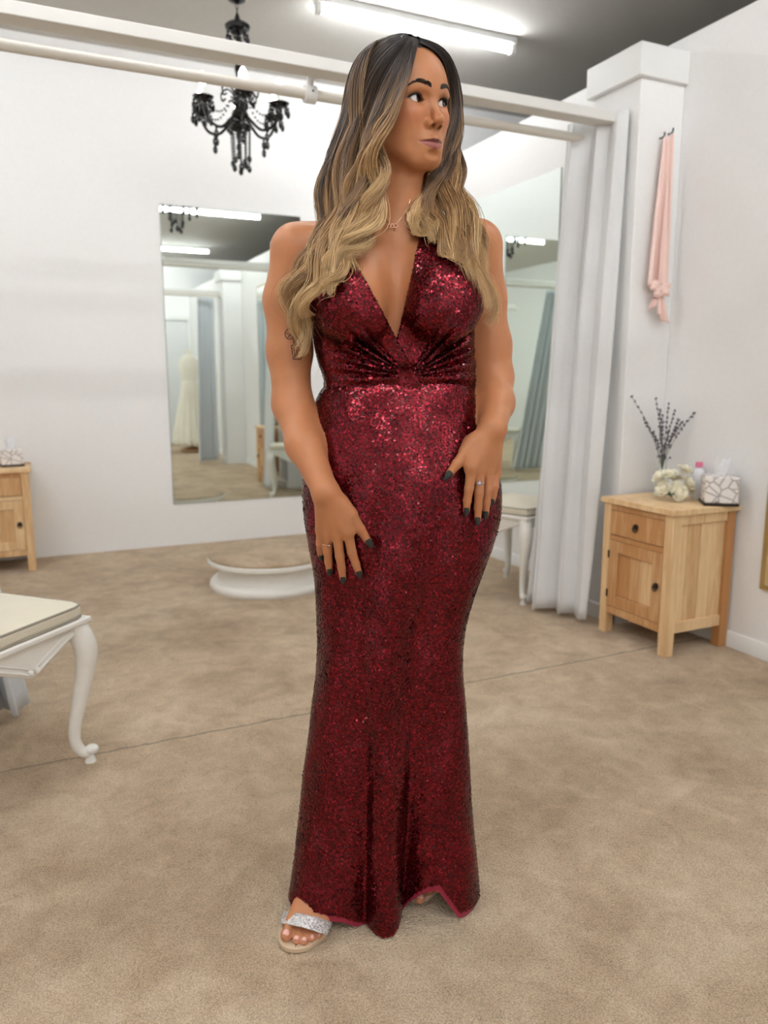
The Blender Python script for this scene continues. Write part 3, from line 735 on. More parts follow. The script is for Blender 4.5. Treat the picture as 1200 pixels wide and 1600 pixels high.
def lid_open(q, sx):
    """signed distance (x,z) of the almond eye opening, negative inside"""
    x = (q[:, 0] * sx - EYE[0]); z = q[:, 2] - EYE[2]
    z = z - 0.07 * x                                   # outer corner a little higher
    up = np.sqrt(x * x + (z + 0.0128) ** 2) - 0.0198
    lo = np.sqrt(x * x + (z - 0.0185) ** 2) - 0.0242
    return np.maximum(up, lo)
def head(p):
    q = np.asfortranarray(hl(p), dtype=np.float32); m = q.copy(order='F'); m[:, 0] = np.abs(m[:, 0])
    d = ell(q, (0, -0.014, 0.034), (0.0735, 0.092, 0.083))
    d = smin(d, ell(q, (0, 0.026, 0.020), (0.063, 0.062, 0.064)), 0.03)
    d = smin(d, ell(q, (0, 0.026, -0.042), (0.0595, 0.059, 0.068)), 0.03)
    d = smin(d, cone(m, (0.051, 0.006, -0.050), (0.020, 0.060, -0.093), 0.024, 0.0185), 0.025)
    d = smin(d, ell(q, (0, 0.064, -0.0955), (0.0205, 0.0175, 0.0170)), 0.018)
    d = smin(d, ell(m, (0.0325, 0.047, -0.034), (0.0215, 0.0245, 0.027)), 0.024)
    d = smin(d, cone(m, (0.012, 0.077, 0.017), (0.043, 0.064, 0.018), 0.0085, 0.009), 0.014)
    # sockets
    d = smax(d, -ell(m, (0.0315, 0.089, -0.001), (0.0195, 0.0135, 0.0115)), 0.010)
    d = smin(d, ell(m, (0.033, 0.0635, -0.024), (0.018, 0.0165, 0.012)), 0.014)
    # mouth mound, nose
    d = smin(d, ell(q, (0, 0.072, -0.072), (0.026, 0.020, 0.024)), 0.018)
    nose = cone(q, (0, 0.0740, 0.006), (0, 0.0985, -0.0325), 0.0075, 0.0090)
    nose = smin(nose, ell(q, (0, 0.1010, -0.0348), (0.0100, 0.0098, 0.0088)), 0.006)
    nose = smin(nose, ell(m, (0.0125, 0.0880, -0.0410), (0.0068, 0.0095, 0.0070)), 0.005)
    nose = smin(nose, ell(q, (0, 0.0890, -0.0445), (0.0045, 0.0090, 0.0050)), 0.005)
    d = smin(d, nose, 0.0065)
    d = smax(d, -ell(m, (0.0082, 0.0935, -0.0465), (0.0042, 0.0066, 0.0046)), 0.0012)
    # philtrum and lips
    lu = np.minimum(cone(m, (0.0035, 0.0925, -0.0665), (0.026, 0.0770, -0.0702), 0.0050, 0.0024), 9)
    ll = cone(m, (0.000, 0.0895, -0.0782), (0.020, 0.0795, -0.0728), 0.0066, 0.0034)
    d = smin(d, lu, 0.004); d = smin(d, ll, 0.004)
    d = smax(d, -cone(m, (0.0, 0.1015, -0.0722), (0.030, 0.0825, -0.0706), 0.0030, 0.0018), 0.0025)
    d = smax(d, -ell(q, (0, 0.0905, -0.091), (0.014, 0.006, 0.005)), 0.008)
    # eyelids over the eyeballs, opened
    lids = np.linalg.norm(m - EYE.astype(np.float32), axis=1) - (ER + 0.0017)
    d = smin(d, lids, 0.004)
    op = lid_open(m, 1.0); op = np.maximum(op, 0.055 - q[:, 1])
    d = smax(d, -op, 0.0016)
    # ears
    d = smin(d, ell(m, (0.074, -0.012, -0.012), (0.008, 0.018, 0.030)), 0.006)
    return d * HS

def skirt_frame():
    rows = [(592, 520, 736, 1.585, 0.097, 0.100), (600, 511, 740, 1.585, 0.100, 0.103), (612, 502, 743, 1.583, 0.104, 0.108), (630, 494, 747, 1.582, 0.108, 0.114), (660, 488, 752, 1.58, 0.113, 0.124),
            (700, 481, 766, 1.578, 0.118, 0.135), (750, 473, 779, 1.573, 0.124, 0.142), (800, 475, 780, 1.57, 0.127, 0.142), (850, 484, 768, 1.567, 0.126, 0.137), (900, 493, 750, 1.564, 0.122, 0.13),
            (950, 496, 734, 1.56, 0.116, 0.124), (1000, 497, 724, 1.555, 0.112, 0.12), (1050, 494, 722, 1.55, 0.108, 0.12), (1100, 488, 725, 1.547, 0.106, 0.122), (1150, 484, 728, 1.542, 0.104, 0.125),
            (1200, 478, 731, 1.538, 0.104, 0.128), (1250, 473, 734, 1.533, 0.104, 0.132), (1300, 467, 738, 1.528, 0.104, 0.136), (1350, 461, 742, 1.522, 0.104, 0.14), (1392, 456, 744, 1.517, 0.104, 0.145)]
    return dense(rows, 300)
SK = skirt_frame()
Z_TOP, Z_BOT = SK[-1, 0], SK[0, 0]
def skirt_r(phi, z):
    """point of the skirt at angle phi from the front (positive to image right) and height z"""
    g = lambda i: np.interp(z, SK[:, 0], SK[:, i])
    s, c = np.sin(phi), np.cos(phi)
    a = g(3); b = np.where(c > 0, g(4), g(5)); e = 2.25
    q = (np.abs(s / a) ** e + np.abs(c / b) ** e) ** (-1 / e)
    low = np.clip((0.78 - z) / 0.74, 0, 1)
    gs = lambda m, w: np.exp(-((phi - m) / w) ** 2)
    dr = low ** 1.3 * (0.032 * gs(-0.02, 0.26) - 0.050 * gs(0.60, 0.22) + 0.016 * gs(1.15, 0.25) - 0.016 * gs(-0.42, 0.14) + 0.020 * gs(-0.88, 0.34)) + low ** 5 * 0.034 * gs(-0.95, 0.40)
    thigh = np.exp(-((z - 0.62) / 0.24) ** 2)
    pc = np.interp(z, [0.3, 0.6, 0.95], [-0.35, -0.12, 0.10])
    dr = dr + thigh * (0.018 * gs(pc, 0.28) - 0.014 * gs(pc + 0.60, 0.25) - 0.008 * gs(pc - 0.5, 0.2))
    dr = dr + 0.003 * low * np.sin(9 * phi + 6 * z) + 0.0016 * np.sin(5 * phi - 14 * z)
    dr = dr + 0.004 * np.exp(-((z - 1.06) / 0.05) ** 2) * np.cos(7 * phi) * np.exp(-((phi + 0.9) / 0.6) ** 2)
    rr = q + dr
    return np.stack([g(1) + rr * s, g(2) - rr * c, z], -1)
def skirt_front_y(X, z):
    ph = np.linspace(-1.5, 1.5, 241); pt = skirt_r(ph, np.full_like(ph, z))
    return float(np.interp(X, pt[:, 0], pt[:, 1]))
def on_dress(px, py, lift):
    Y = 1.45
    for _ in range(12):
        q = P(px, py, Y); q2 = skirt_front_y(q[0], q[2]) - lift; Y = 0.5 * Y + 0.5 * q2
    return P(px, py, Y)

# hands: joints given where the photograph shows them, lying on the gown
def finger(j, r, lift0=0.012):
    return [(on_dress(x, y, l), q) for (x, y, l), q in zip(j, r)]
FR = (0.0103, 0.0090, 0.0079, 0.0064)
HANDS = []
WR_L = P(508, 767, 1.432); WR_R = P(771, 667, 1.487)
def hand(wrist, fingers, thumb, mids):
    fs = []
    for (m, p1, p2, tp) in fingers:
        fs.append(finger([(m[0], m[1], 0.026), (p1[0], p1[1], 0.021), (p2[0], p2[1], 0.014), (tp[0], tp[1], 0.0085)], FR))
    th = finger([(t_[0], t_[1], l) for t_, l in zip(thumb, (0.024, 0.020, 0.016, 0.009))], (0.0150, 0.0115, 0.0098, 0.0068))
    HANDS.append((wrist, fs, th)); return HANDS[-1]
hand(WR_L, [((543, 829), (550, 863), (556, 881), (561, 896)), ((527, 836), (531, 869), (534, 888), (536, 905)), ((512, 836), (512, 861), (513.5, 878), (515, 892)), ((502, 828), (501, 849), (501.5, 860), (502, 869))],
     [(531, 786), (548, 803), (563, 827), (577, 848)], None)
hand(WR_R, [((737, 731), (733, 763), (730, 782), (729, 798)), ((750, 732), (748.5, 771), (747, 793), (746.5, 813)), ((763, 735), (762.5, 764), (760, 786), (758.5, 804)), ((774, 738), (772, 760), (770, 773), (768.5, 784))],
     [(741, 690), (729, 705), (714, 725), (700, 743)], None)
def hand_d(p, H):
    w, fs, th = H
    d = None
    for k, f in enumerate(fs):
        e = cone(p, w + (f[0][0] - w) * 0.10, f[0][0], 0.0195, 0.0118)
        d = e if d is None else smin(d, e, 0.010)
    d = smin(d, cone(p, w + (th[0][0] - w) * 0.2, th[1][0], 0.019, 0.0125), 0.014)
    d = smin(d, cone(p, fs[0][0][0], th[0][0], 0.011, 0.013), 0.016)
    for f in fs: d = smin(d, chain(p, f, 0.003), 0.005)
    d = smin(d, chain(p, th, 0.003), 0.006)
    return d
ARM_L = [(SH_L, 0.050), (P(449, 470, 1.59), 0.0452), (P(452, 550, 1.583), 0.0425), (P(457, 632, 1.562), 0.0382), (P(476, 695, 1.50), 0.0345), (WR_L, 0.0245)]
ARM_R = [(SH_R, 0.050), (P(755, 465, 1.612), 0.0440), (P(765, 540, 1.618), 0.0420), (P(771, 590, 1.612), 0.0385), (P(776, 630, 1.555), 0.0330), (WR_R, 0.0255)]
# feet
def toe(a, b, ra, rb): return [(a, ra), (b, rb)]
FOOT_L = dict(toes=[toe(PZ(458, 1437, 0.030), PZ(447.5, 1461, 0.023), 0.0125, 0.0118), toe(PZ(472, 1442, 0.029), PZ(463.5, 1468, 0.020), 0.0095, 0.0088), toe(PZ(484, 1444, 0.028), PZ(475.5, 1470, 0.0195), 0.0092, 0.0083),
                    toe(PZ(495, 1446, 0.027), PZ(487.5, 1465, 0.019), 0.0088, 0.0078), toe(PZ(505, 1448, 0.026), PZ(498, 1461, 0.018), 0.0085, 0.0072)],
              ball=PZ(481, 1432, 0.034), ankle=np.array([-0.112, 1.55, 0.108]), heel=np.array([-0.110, 1.575, 0.09]), knee=np.array([-0.06, 1.53, 0.53]))
FOOT_R = dict(toes=[toe(PZ(659, 1388, 0.028), PZ(656, 1403, 0.022), 0.0125, 0.0118), toe(PZ(673, 1380, 0.028), PZ(671, 1392, 0.020), 0.0095, 0.0088), toe(PZ(684, 1378, 0.027), PZ(683, 1389, 0.019), 0.009, 0.008)],
              ball=PZ(671, 1372, 0.034), ankle=np.array([0.10, 1.66, 0.135]), heel=np.array([0.10, 1.69, 0.098]), knee=np.array([0.09, 1.56, 0.53]))
def foot_d(p, F):
    d = cone(p, F['ball'], F['ankle'], 0.0225, 0.030)
    d = smin(d, cone(p, F['toes'][0][0][0], F['ankle'], 0.015, 0.026), 0.02); d = smin(d, cone(p, F['toes'][-1][0][0], F['ankle'], 0.012, 0.024), 0.02)
    d = smin(d, cone(p, F['ankle'], F['heel'], 0.032, 0.028), 0.02)
    d = smin(d, cone(p, F['ankle'], F['knee'], 0.033, 0.050), 0.03)
    for t_ in F['toes']: d = smin(d, chain(p, t_), 0.005)
    return d
def legs(p):
    d = None
    for F, hx in ((FOOT_L, -0.045), (FOOT_R, 0.115)):
        e = smin(foot_d(p, F), cone(p, F['knee'], np.array([hx, 1.57, 0.86]), 0.052, 0.075), 0.03)
        d = e if d is None else smin(d, e, 0.01)
    return d
def shoulders(p):
    d = bust(p)
    for s in (SH_L, SH_R):
        d = smin(d, cone(p, NECK + np.array([0, 0.008, -0.012]), s + np.array([0, 0, 0.004]), 0.040, 0.044), 0.035)
    # collar bones
    for s in (SH_L, SH_R):
        d = smin(d, cone(p, np.array([0.022 + 0.022 * np.sign(s[0]), 1.548, 1.392]), s + np.array([-0.03 * np.sign(s[0]), -0.028, 0.028]), 0.0065, 0.0065), 0.018)
    neck = cone(p, NECK + np.array([0, 0.004, -0.02]), hw(0, -0.022, -0.058), 0.055, 0.050)
    neck = smin(neck, cone(p, np.array([0.020, 1.560, 1.40]), hw(0, 0.020, -0.085), 0.030, 0.026), 0.03)
    return smin(d, neck, 0.03)
def aabb(pts, m):
    pts = np.array(pts); return pts.min(0) - m, pts.max(0) + m
def arm_d(p, A, H):
    # a soft deltoid, then the arm and hand
    d = chain(p, A, 0.02)
    return smin(d, hand_d(p, H), 0.012)
HH = [hw(x, y, z) for x in (-.08, .08) for y in (-.11, .115) for z in (-.12, .12)]
GROUPS = [(lambda p: shoulders(p), aabb([(-0.24, 1.40, TORSO[0, 0]), (0.27, 1.74, 1.56)], 0.0), 0.02),
          (head, aabb(HH, 0.02), 0.018),
          (lambda p: arm_d(p, ARM_L, HANDS[0]), aabb([a for a, _ in ARM_L] + [f[-1][0] for f in HANDS[0][1]] + [HANDS[0][2][-1][0]], 0.075), 0.022),
          (lambda p: arm_d(p, ARM_R, HANDS[1]), aabb([a for a, _ in ARM_R] + [f[-1][0] for f in HANDS[1][1]] + [HANDS[1][2][-1][0]], 0.075), 0.022),
          (legs, aabb([(-0.26, 1.30, 0.0), (0.24, 1.76, 0.96)], 0.0), 0.03)]
def body(p, margin=0.045):
    p = np.asfortranarray(p, dtype=np.float32); lo, hi = p.min(0), p.max(0)
    d = None
    for fn, (a, b), k in GROUPS:
        if np.any(hi < a - margin) or np.any(lo > b + margin): continue
        e = fn(p)
        d = e if d is None else smin(d, e, k)
    return np.full(len(p), 0.2, np.float32) if d is None else d

# ---------------------------------------------------------------- surface nets on sparse blocks
def surface(fn, lo, hi, vox, B=8, slack=1.2, newton=2):
    lo = np.asarray(lo, float); nb = np.ceil((np.asarray(hi, float) - lo) / (vox * B)).astype(int)
    I, J, K = np.meshgrid(*[np.arange(n) for n in nb], indexing='ij')
    blk = np.stack([I.ravel(), J.ravel(), K.ravel()], 1)
    cen = (lo + (blk + 0.5) * vox * B).astype(np.float32)
    # coarse cull by slabs in z so that groups can be skipped
    order = np.lexsort((blk[:, 0], blk[:, 1], blk[:, 2])); blk = blk[order]; cen = cen[order]
    dc = np.concatenate([fn(cen[i:i + 1500]) for i in range(0, len(cen), 1500)])
    blk = blk[np.abs(dc) < vox * B * 0.87 * slack + 0.004]
    g = np.arange(B + 1); gi = np.stack(np.meshgrid(g, g, g, indexing='ij'), -1).reshape(-1, 3)
    keys = []; pos = []; e_ijk = []; e_ax = []; e_flip = []
    big = (nb * B + 4).astype(np.int64)
    key = lambda a: (a[:, 0].astype(np.int64) * big[1] + a[:, 1]) * big[2] + a[:, 2]
    corners = [(a, b, c) for a in (0, 1) for b in (0, 1) for c in (0, 1)]
    edges = [(0, 1), (0, 2), (0, 4), (1, 3), (1, 5), (2, 3), (2, 6), (3, 7), (4, 5), (4, 6), (5, 7), (6, 7)]
    CO = np.array(corners, float)
    for s in range(0, len(blk), 220):
        bk = blk[s:s + 220]
        ijk = bk[:, None, :] * B + gi[None]
        pts = (lo + ijk.reshape(-1, 3) * vox).astype(np.float32)
        V = fn(pts).reshape(-1, B + 1, B + 1, B + 1)
        inside = V < 0
        cv = np.stack([V[:, a:a + B, b:b + B, c:c + B] for a, b, c in corners], -1)
        ci = cv < 0; act = ci.any(-1) & ~ci.all(-1)
        idx = np.argwhere(act)
        if len(idx):
            vals = cv[act]; acc = np.zeros((len(idx), 3)); cnt = np.zeros(len(idx))
            for a, b in edges:
                va, vb = vals[:, a], vals[:, b]; cr = (va < 0) != (vb < 0)
                t = np.where(cr, va / np.where(cr, va - vb, 1), 0)
                acc += np.where(cr[:, None], CO[a] + t[:, None] * (CO[b] - CO[a]), 0); cnt += cr
            cell = bk[idx[:, 0]] * B + idx[:, 1:]
            keys.append(key(cell)); pos.append(lo + (cell + acc / cnt[:, None]) * vox)
        for ax in range(3):
            sl0 = [slice(None)] + [slice(0, B)] * 3; sl1 = list(sl0); sl1[ax + 1] = slice(1, B + 1)
            a = inside[tuple(sl0)]; b = inside[tuple(sl1)]; w = np.argwhere(a != b)
            if len(w):
                e_ijk.append(bk[w[:, 0]] * B + w[:, 1:]); e_ax.append(np.full(len(w), ax)); e_flip.append(a[tuple(w.T)])
    keys = np.concatenate(keys); pos = np.concatenate(pos); o = np.argsort(keys); keys = keys[o]; pos = pos[o]
    e_ijk = np.concatenate(e_ijk); e_ax = np.concatenate(e_ax); e_flip = np.concatenate(e_flip)
    quads = []
    for ax in range(3):
        m = e_ax == ax; c = e_ijk[m]; fl = e_flip[m]; u, v = (ax + 1) % 3, (ax + 2) % 3
        q = []
        for du, dv in ((-1, -1), (0, -1), (0, 0), (-1, 0)):
            cc = c.copy(); cc[:, u] += du; cc[:, v] += dv
            kk = key(cc); i = np.clip(np.searchsorted(keys, kk), 0, len(keys) - 1)
            q.append(np.where(keys[i] == kk, i, -1))
        q = np.stack(q, 1); ok = (q >= 0).all(1) & (c[:, u] > 0) & (c[:, v] > 0)
        q = q[ok]; fl = fl[ok]; q[~fl] = q[~fl][:, ::-1]
        quads.append(q)
    quads = np.concatenate(quads)
    for _ in range(newton):
        h = vox * 0.35; out = np.empty_like(pos); zo = np.argsort(pos[:, 2])
        for i in range(0, len(pos), 20000):
            p = pos[zo[i:i + 20000]].astype(np.float32); d0 = fn(p); gr = np.stack([(fn(p + np.eye(3, dtype=np.float32)[k] * h) - d0) / h for k in range(3)], 1)
            st = np.clip(d0[:, None] * gr / np.maximum((gr ** 2).sum(1, keepdims=True), 0.2), -vox * 0.6, vox * 0.6)
            out[zo[i:i + 20000]] = p - 0.8 * st
        pos = out
    return pos, quads

def mesh_np(name, verts, quads):
    me = bpy.data.meshes.new(name); n = len(quads); k = quads.shape[1]
    me.vertices.add(len(verts)); me.vertices.foreach_set('co', (verts - BASE).astype(np.float32).ravel())
    me.loops.add(n * k); me.polygons.add(n)
    me.loops.foreach_set('vertex_index', quads.astype(np.int32).ravel())
    me.polygons.foreach_set('loop_start', np.arange(0, n * k, k, dtype=np.int32))
    me.update(calc_edges=True); me.validate()
    me.polygons.foreach_set('use_smooth', np.ones(len(me.polygons), bool))
    return me
def put(name, me, mat, parent):
    me.materials.append(mat); o = bpy.data.objects.new(name, me); COL.objects.link(o); o.parent = parent; return o
def relb(mb):
    mb.v = [(x - BASE[0], y - BASE[1], z - BASE[2]) for x, y, z in mb.v]; return mb

# ---------------------------------------------------------------- skin
def skin_mat():
    m = NT('skin'); at = m.n('ShaderNodeAttribute'); at.attribute_name = 'tint'
    v = m.coord(); nz = m.noise(v, 38.0, 4); fz = m.noise(v, 700.0, 2)
    mx = m.n('ShaderNodeMix'); mx.data_type = 'RGBA'; mx.blend_type = 'MULTIPLY'; mx.inputs['Factor'].default_value = 1.0
    m.l(at.outputs['Color'], mx.inputs[6]); m.l(m.ramp(nz.outputs['Fac'], [(0.3, (0.93, 0.91, 0.90, 1)), (0.7, (1, 1, 1, 1))]), mx.inputs[7])
    m.l(mx.outputs[2], m.b.inputs['Base Color'])
    m.b.inputs['Roughness'].default_value = 0.46; m.b.inputs['Specular IOR Level'].default_value = 0.42
    m.b.inputs['Subsurface Weight'].default_value = 0.12; m.b.inputs['Subsurface Scale'].default_value = 0.008
    m.b.inputs['Subsurface Radius'].default_value = (1.0, 0.35, 0.18)
    m.bump(fz.outputs['Fac'], 0.06, 0.0008)
    return m.m
SKIN = srgb(190, 128, 87)
verts, quads = surface(body, (-0.27, 1.36, 0.71), (0.30, 1.78, 1.47), 0.0022, newton=1)
_v3, _q3 = surface(body, (-0.08, 1.40, 1.4685), (0.16, 1.70, 1.76), 0.00135, newton=1)      # finer over the head
quads = np.concatenate([quads, _q3 + len(verts)]); verts = np.concatenate([verts, _v3])
_v2, _q2 = surface(legs, (-0.27, 1.28, -0.004), (0.30, 1.78, 0.93), 0.0030, newton=1)
quads = np.concatenate([quads, _q2 + len(verts)]); verts = np.concatenate([verts, _v2])
me = mesh_np('body', verts, quads)
def sstep(a, b, x):
    t = np.clip((x - a) / (b - a), 0, 1); return t * t * (3 - 2 * t)
q = hl(verts); tint = np.tile(np.array(SKIN), (len(verts), 1))
ax = np.abs(q[:, 0]); isf = (q[:, 1] > 0.05) & (np.abs(q[:, 2]) < 0.12) & (ax < 0.08)
def blend(mask, col):
    global tint
    tint = tint * (1 - mask[:, None]) + np.array(col) * mask[:, None]
# lips
t_ = np.clip(ax / 0.030, 0, 1)
zu = -0.0642 - 0.0066 * t_ ** 1.3 - 0.0012 * np.exp(-(ax / 0.004) ** 2); zl = -0.0828 + 0.0118 * t_ ** 1.7
lip = np.minimum(sstep(0.0006, -0.0006, q[:, 2] - zu), sstep(-0.0006, 0.0006, q[:, 2] - zl)) * (ax < 0.030) * isf
ul_ = sstep(-0.0008, 0.0008, q[:, 2] - (-0.0726 + 0.0022 * t_)); blend(lip * ul_, srgb(112, 52, 50)); blend(lip * (1 - ul_), srgb(158, 92, 84))
# cheek colour, eye shadow, liner
ck = np.exp(-(((ax - 0.043) / 0.020) ** 2 + ((q[:, 2] + 0.030) / 0.018) ** 2)) * isf * 0.45; blend(ck, srgb(205, 122, 92))
m3 = np.stack([ax, q[:, 1], q[:, 2]], 1); lo_ = lid_open(m3, 1.0)
sh = sstep(0.010, 0.001, lo_) * isf * (q[:, 2] > EYE[2] - 0.003) * 0.40 * sstep(0.016, 0.026, ax); blend(sh, srgb(132, 88, 64))
ln = sstep(0.0030, 0.0008, lo_) * isf * (0.35 + 0.6 * (q[:, 2] > EYE[2] - 0.001)) * (0.25 + 0.75 * sstep(0.017, 0.026, ax)); blend(ln, srgb(48, 32, 28))
ns = np.exp(-((ax - 0.0082) ** 2 + (q[:, 1] - 0.0935) ** 2 + (q[:, 2] + 0.0450) ** 2) / 0.0048 ** 2) * 0.97; blend(ns, srgb(36, 18, 14))  # dark tint stands in for the shade inside the nostrils
bu = np.clip((ax - 0.0105) / 0.0425, 0, 1); bz = 0.0168 + 0.0098 * np.sin(math.pi * (0.10 + 0.62 * bu)) - 0.008 * np.maximum(0, bu - 0.62) / 0.38
bw = 0.0042 * (0.85 + 0.30 * np.sin(math.pi * bu)) * (1 - 0.75 * np.maximum(0, bu - 0.35) / 0.65)
blend(sstep(1.0, 0.55, np.abs(q[:, 2] - bz) / bw) * (ax > 0.0105) * (ax < 0.053) * isf * 0.75, srgb(78, 54, 42))
# toes are pinker
tp = sstep(0.035, 0.015, verts[:, 2]); blend(tp * 0.5, srgb(222, 152, 132))
at = me.attributes.new('tint', 'FLOAT_COLOR', 'POINT'); at.data.foreach_set('color', tint.astype(np.float32).ravel())
M['skin'] = skin_mat()
put('body', me, M['skin'], person)

# ---------------------------------------------------------------- eyes, brows, lashes
M['eye_white'] = simple('eye_white', srgb(226, 218, 214), 0.15); M['iris'] = simple('iris_brown', srgb(56, 34, 22), 0.1); M['pupil'] = simple('pupil', srgb(8, 7, 7), 0.05)
M['brow'] = simple('brow_hair', srgb(44, 32, 27), 0.7, bump=(900.0, 0.6, 0.001), var=0.3); M['lash'] = simple('lash', srgb(16, 13, 13), 0.6)
def hz(mb):   # head local mesh -> view -> person frame
    mb.v = [tuple(hw(*p) - BASE) for p in mb.v]; return mb
def face_y(x, z):
    ys = np.linspace(0.125, 0.03, 120); pts = np.array([hw(x, y, z) for y in ys]).astype(np.float32); d = head(pts)
    i = np.argmax(d < 0)
    if i == 0: return 0.05
    return ys[i - 1] + (ys[i] - ys[i - 1]) * d[i - 1] / (d[i - 1] - d[i])
gz, gu = math.radians(23), math.radians(6)
for sx in (-1, 1):
    c = EYE * np.array([sx, 1, 1]); e = hz(MB().ball(c, ER, 24, 16)).build('eye', 'eye_white', person)
    g = np.array([math.sin(gz), math.cos(gz) * math.cos(gu), math.sin(gu)]); g /= np.linalg.norm(g); e1 = np.cross(g, (0, 0, 1)); e1 /= np.linalg.norm(e1); e2 = np.cross(e1, g)
    for nm, rr, off in (('iris', 0.0066, 0.0003), ('pupil', 0.0030, 0.0006)):
        mb = MB(); mb.grid(lambda u, v: tuple(c + (ER + off) * (g * math.cos(v * rr / ER) + math.sin(v * rr / ER) * (e1 * math.cos(6.2832 * u) + e2 * math.sin(6.2832 * u)))), 20, 5, closed=True)
        hz(mb).build(nm, nm, e)
    # brow
    def brow(u, v):
        x = 0.0105 + 0.0425 * u; zc = 0.0168 + 0.0098 * math.sin(math.pi * (0.10 + 0.62 * u)) - 0.008 * max(0, u - 0.62) / 0.38
        w = 0.0042 * (0.85 + 0.30 * math.sin(math.pi * u)) * (1 - 0.75 * max(0, u - 0.35) / 0.65)
        z = zc + w * (v - 0.5) * 2
        return (sx * x, face_y(sx * x, z) + 0.0007 - 0.0008 * (2 * v - 1) ** 2, z)
    mb = MB(); rb_ = np.random.default_rng(31 + sx)
    for _ in range(170):
        u0 = rb_.uniform(0.0, 0.97); v0 = rb_.uniform(0.02, 0.95); L_ = 0.10 * (1 - 0.4 * u0)
        up_ = 0.55 * (1 - u0) * (0.5 - 0.2 * v0) if u0 < 0.5 else -0.15 * v0
        p0, p1, p2 = (np.array(brow(min(1, u0 + L_ * k_), min(1.05, max(-0.05, v0 + up_ * k_)))) + np.array([0, 0.0004 + 0.0006 * k_, 0]) for k_ in (0, 0.5, 1))
        mb.tube([p0, p1, p2], [0.00042, 0.00040, 0.00012], 3, cap=False)
    hz(mb).build('eyebrow', 'brow', person)
    # upper lash line and lashes
    mb = MB(); xs = np.linspace(-0.0132, 0.0150, 25); pts = []
    for x in xs:
        zz = -0.0128 + math.sqrt(max(0, 0.0198 ** 2 - x * x)) + 0.07 * x + EYE[2]
        X = EYE[0] + x; r2 = (ER + 0.0030) ** 2 - x * x - (zz - EYE[2]) ** 2
        pts.append(np.array([sx * X, EYE[1] + math.sqrt(max(1e-6, r2)), zz]))
    mb.tube(pts, 0.0011, 6)
    for k, p_ in enumerate(pts):
        u = k / 24; L_ = 0.0035 + 0.0045 * u
        d0 = np.array([sx * (0.15 + 0.6 * (u - 0.3)), 0.9, 0.25]); d0 /= np.linalg.norm(d0)
        mb.tube([p_, p_ + d0 * L_ * 0.5, p_ + d0 * L_ * 0.85 + np.array([0, 0, L_ * 0.45])], [0.00045, 0.00035, 0.0001], 3)
    hz(mb).build('eyelashes', 'lash', person)

# ---------------------------------------------------------------- gown
KN = P(640, 588, 1.46)
def line(a, b):
    a = P(*a, 1.46); b = P(*b, 1.46); t = np.array([b[0] - a[0], b[2] - a[2]]); t /= np.linalg.norm(t)
    return np.array([a[0], a[2]]), np.array([-t[1], t[0]])      # normal to the left of travel
def half(p, ln): return (p[:, [0, 2]] - ln[0]) @ ln[1]
V_L = line((549, 402), (620, 531)); V_R = line((656, 372), (621, 531))
O_L = line((514, 345), (484, 470)); O_R = line((712, 345), (752, 465))
ZW = P(620, 602, 1.50)[2]
def pleats(p):
    dx = p[:, 0] - KN[0]; dz = p[:, 2] - KN[2]; r = np.sqrt(dx * dx + dz * dz)
    out = np.zeros(len(p), np.float32)
    phl = np.degrees(np.arctan2(dz, -dx)); phr = np.degrees(np.arctan2(dz, dx))
    win = sstep(0.008, 0.03, r) * sstep(0.165, 0.09, r)
    for a, w, A in ((2, 4, 0.011), (11, 3.0, 0.011), (19, 2.6, 0.009), (27, 2.6, 0.011), (35, 2.8, 0.014), (45, 3, 0.006)):
        out -= A * np.exp(-((phl - a) / w) ** 2) * win * (dx < 0)
    for a, w, A in ((4, 4, 0.007), (16, 3.0, 0.010), (25, 2.6, 0.011), (34, 2.6, 0.013), (47, 2.6, 0.009), (58, 3, 0.005)):
        out -= A * np.exp(-((phr - a) / w) ** 2) * win * (dx > 0)
    out += 0.012 * win * sstep(-0.022, 0.002, dz) + 0.004 * np.exp(-(r / 0.035) ** 2)
    front = sstep(1.60, 1.54, p[:, 1])
    return out * front
def back_cut(p): return (p[:, 2] - (1.315 - (p[:, 1] - 1.555) * 2.2)) * 0.42
def bodice(p):
    D = bust(p) - 0.0045 - pleats(p)
    bot = ZW - 0.006 - p[:, 2]; bot = bot + 0.0
    inner = -(bust(p) + 0.004)
    common = np.maximum(np.maximum(bot, back_cut(p)), np.maximum(-half(p, O_L), half(p, O_R)))
    # left-hand panel wraps over the right-hand one
    vl = half(p, V_L)
    vr = -half(p, V_R)
    a = smax(np.maximum(D - 0.0035 - 0.002 * np.exp(-(half(p, V_L) / 0.012) ** 2), common), vl, 0.003)
    b = smax(np.maximum(D, common), vr, 0.003)
    return np.maximum(np.minimum(a, b), inner)
def tst(name, px, py):
    pt = P(px, py, 1.46)[None].astype(np.float32); return name, half(pt, V_L)[0], half(pt, V_R)[0], half(pt, O_L)[0], half(pt, O_R)[0]
def sequin_mat():
    m = NT('red_sequins'); at = m.n('ShaderNodeAttribute'); at.attribute_name = 'rnd'
    m.l(m.ramp(at.outputs['Fac'], [(0.0, srgb(70, 6, 15)), (0.45, srgb(108, 11, 24)), (0.85, srgb(130, 15, 32)), (1.0, srgb(165, 30, 52))]), m.b.inputs['Base Color'])
    m.b.inputs['Metallic'].default_value = 0.88; m.b.inputs['Roughness'].default_value = 0.22
    m.b.inputs['Coat Weight'].default_value = 0.25; m.b.inputs['Coat Roughness'].default_value = 0.14
    return m.m
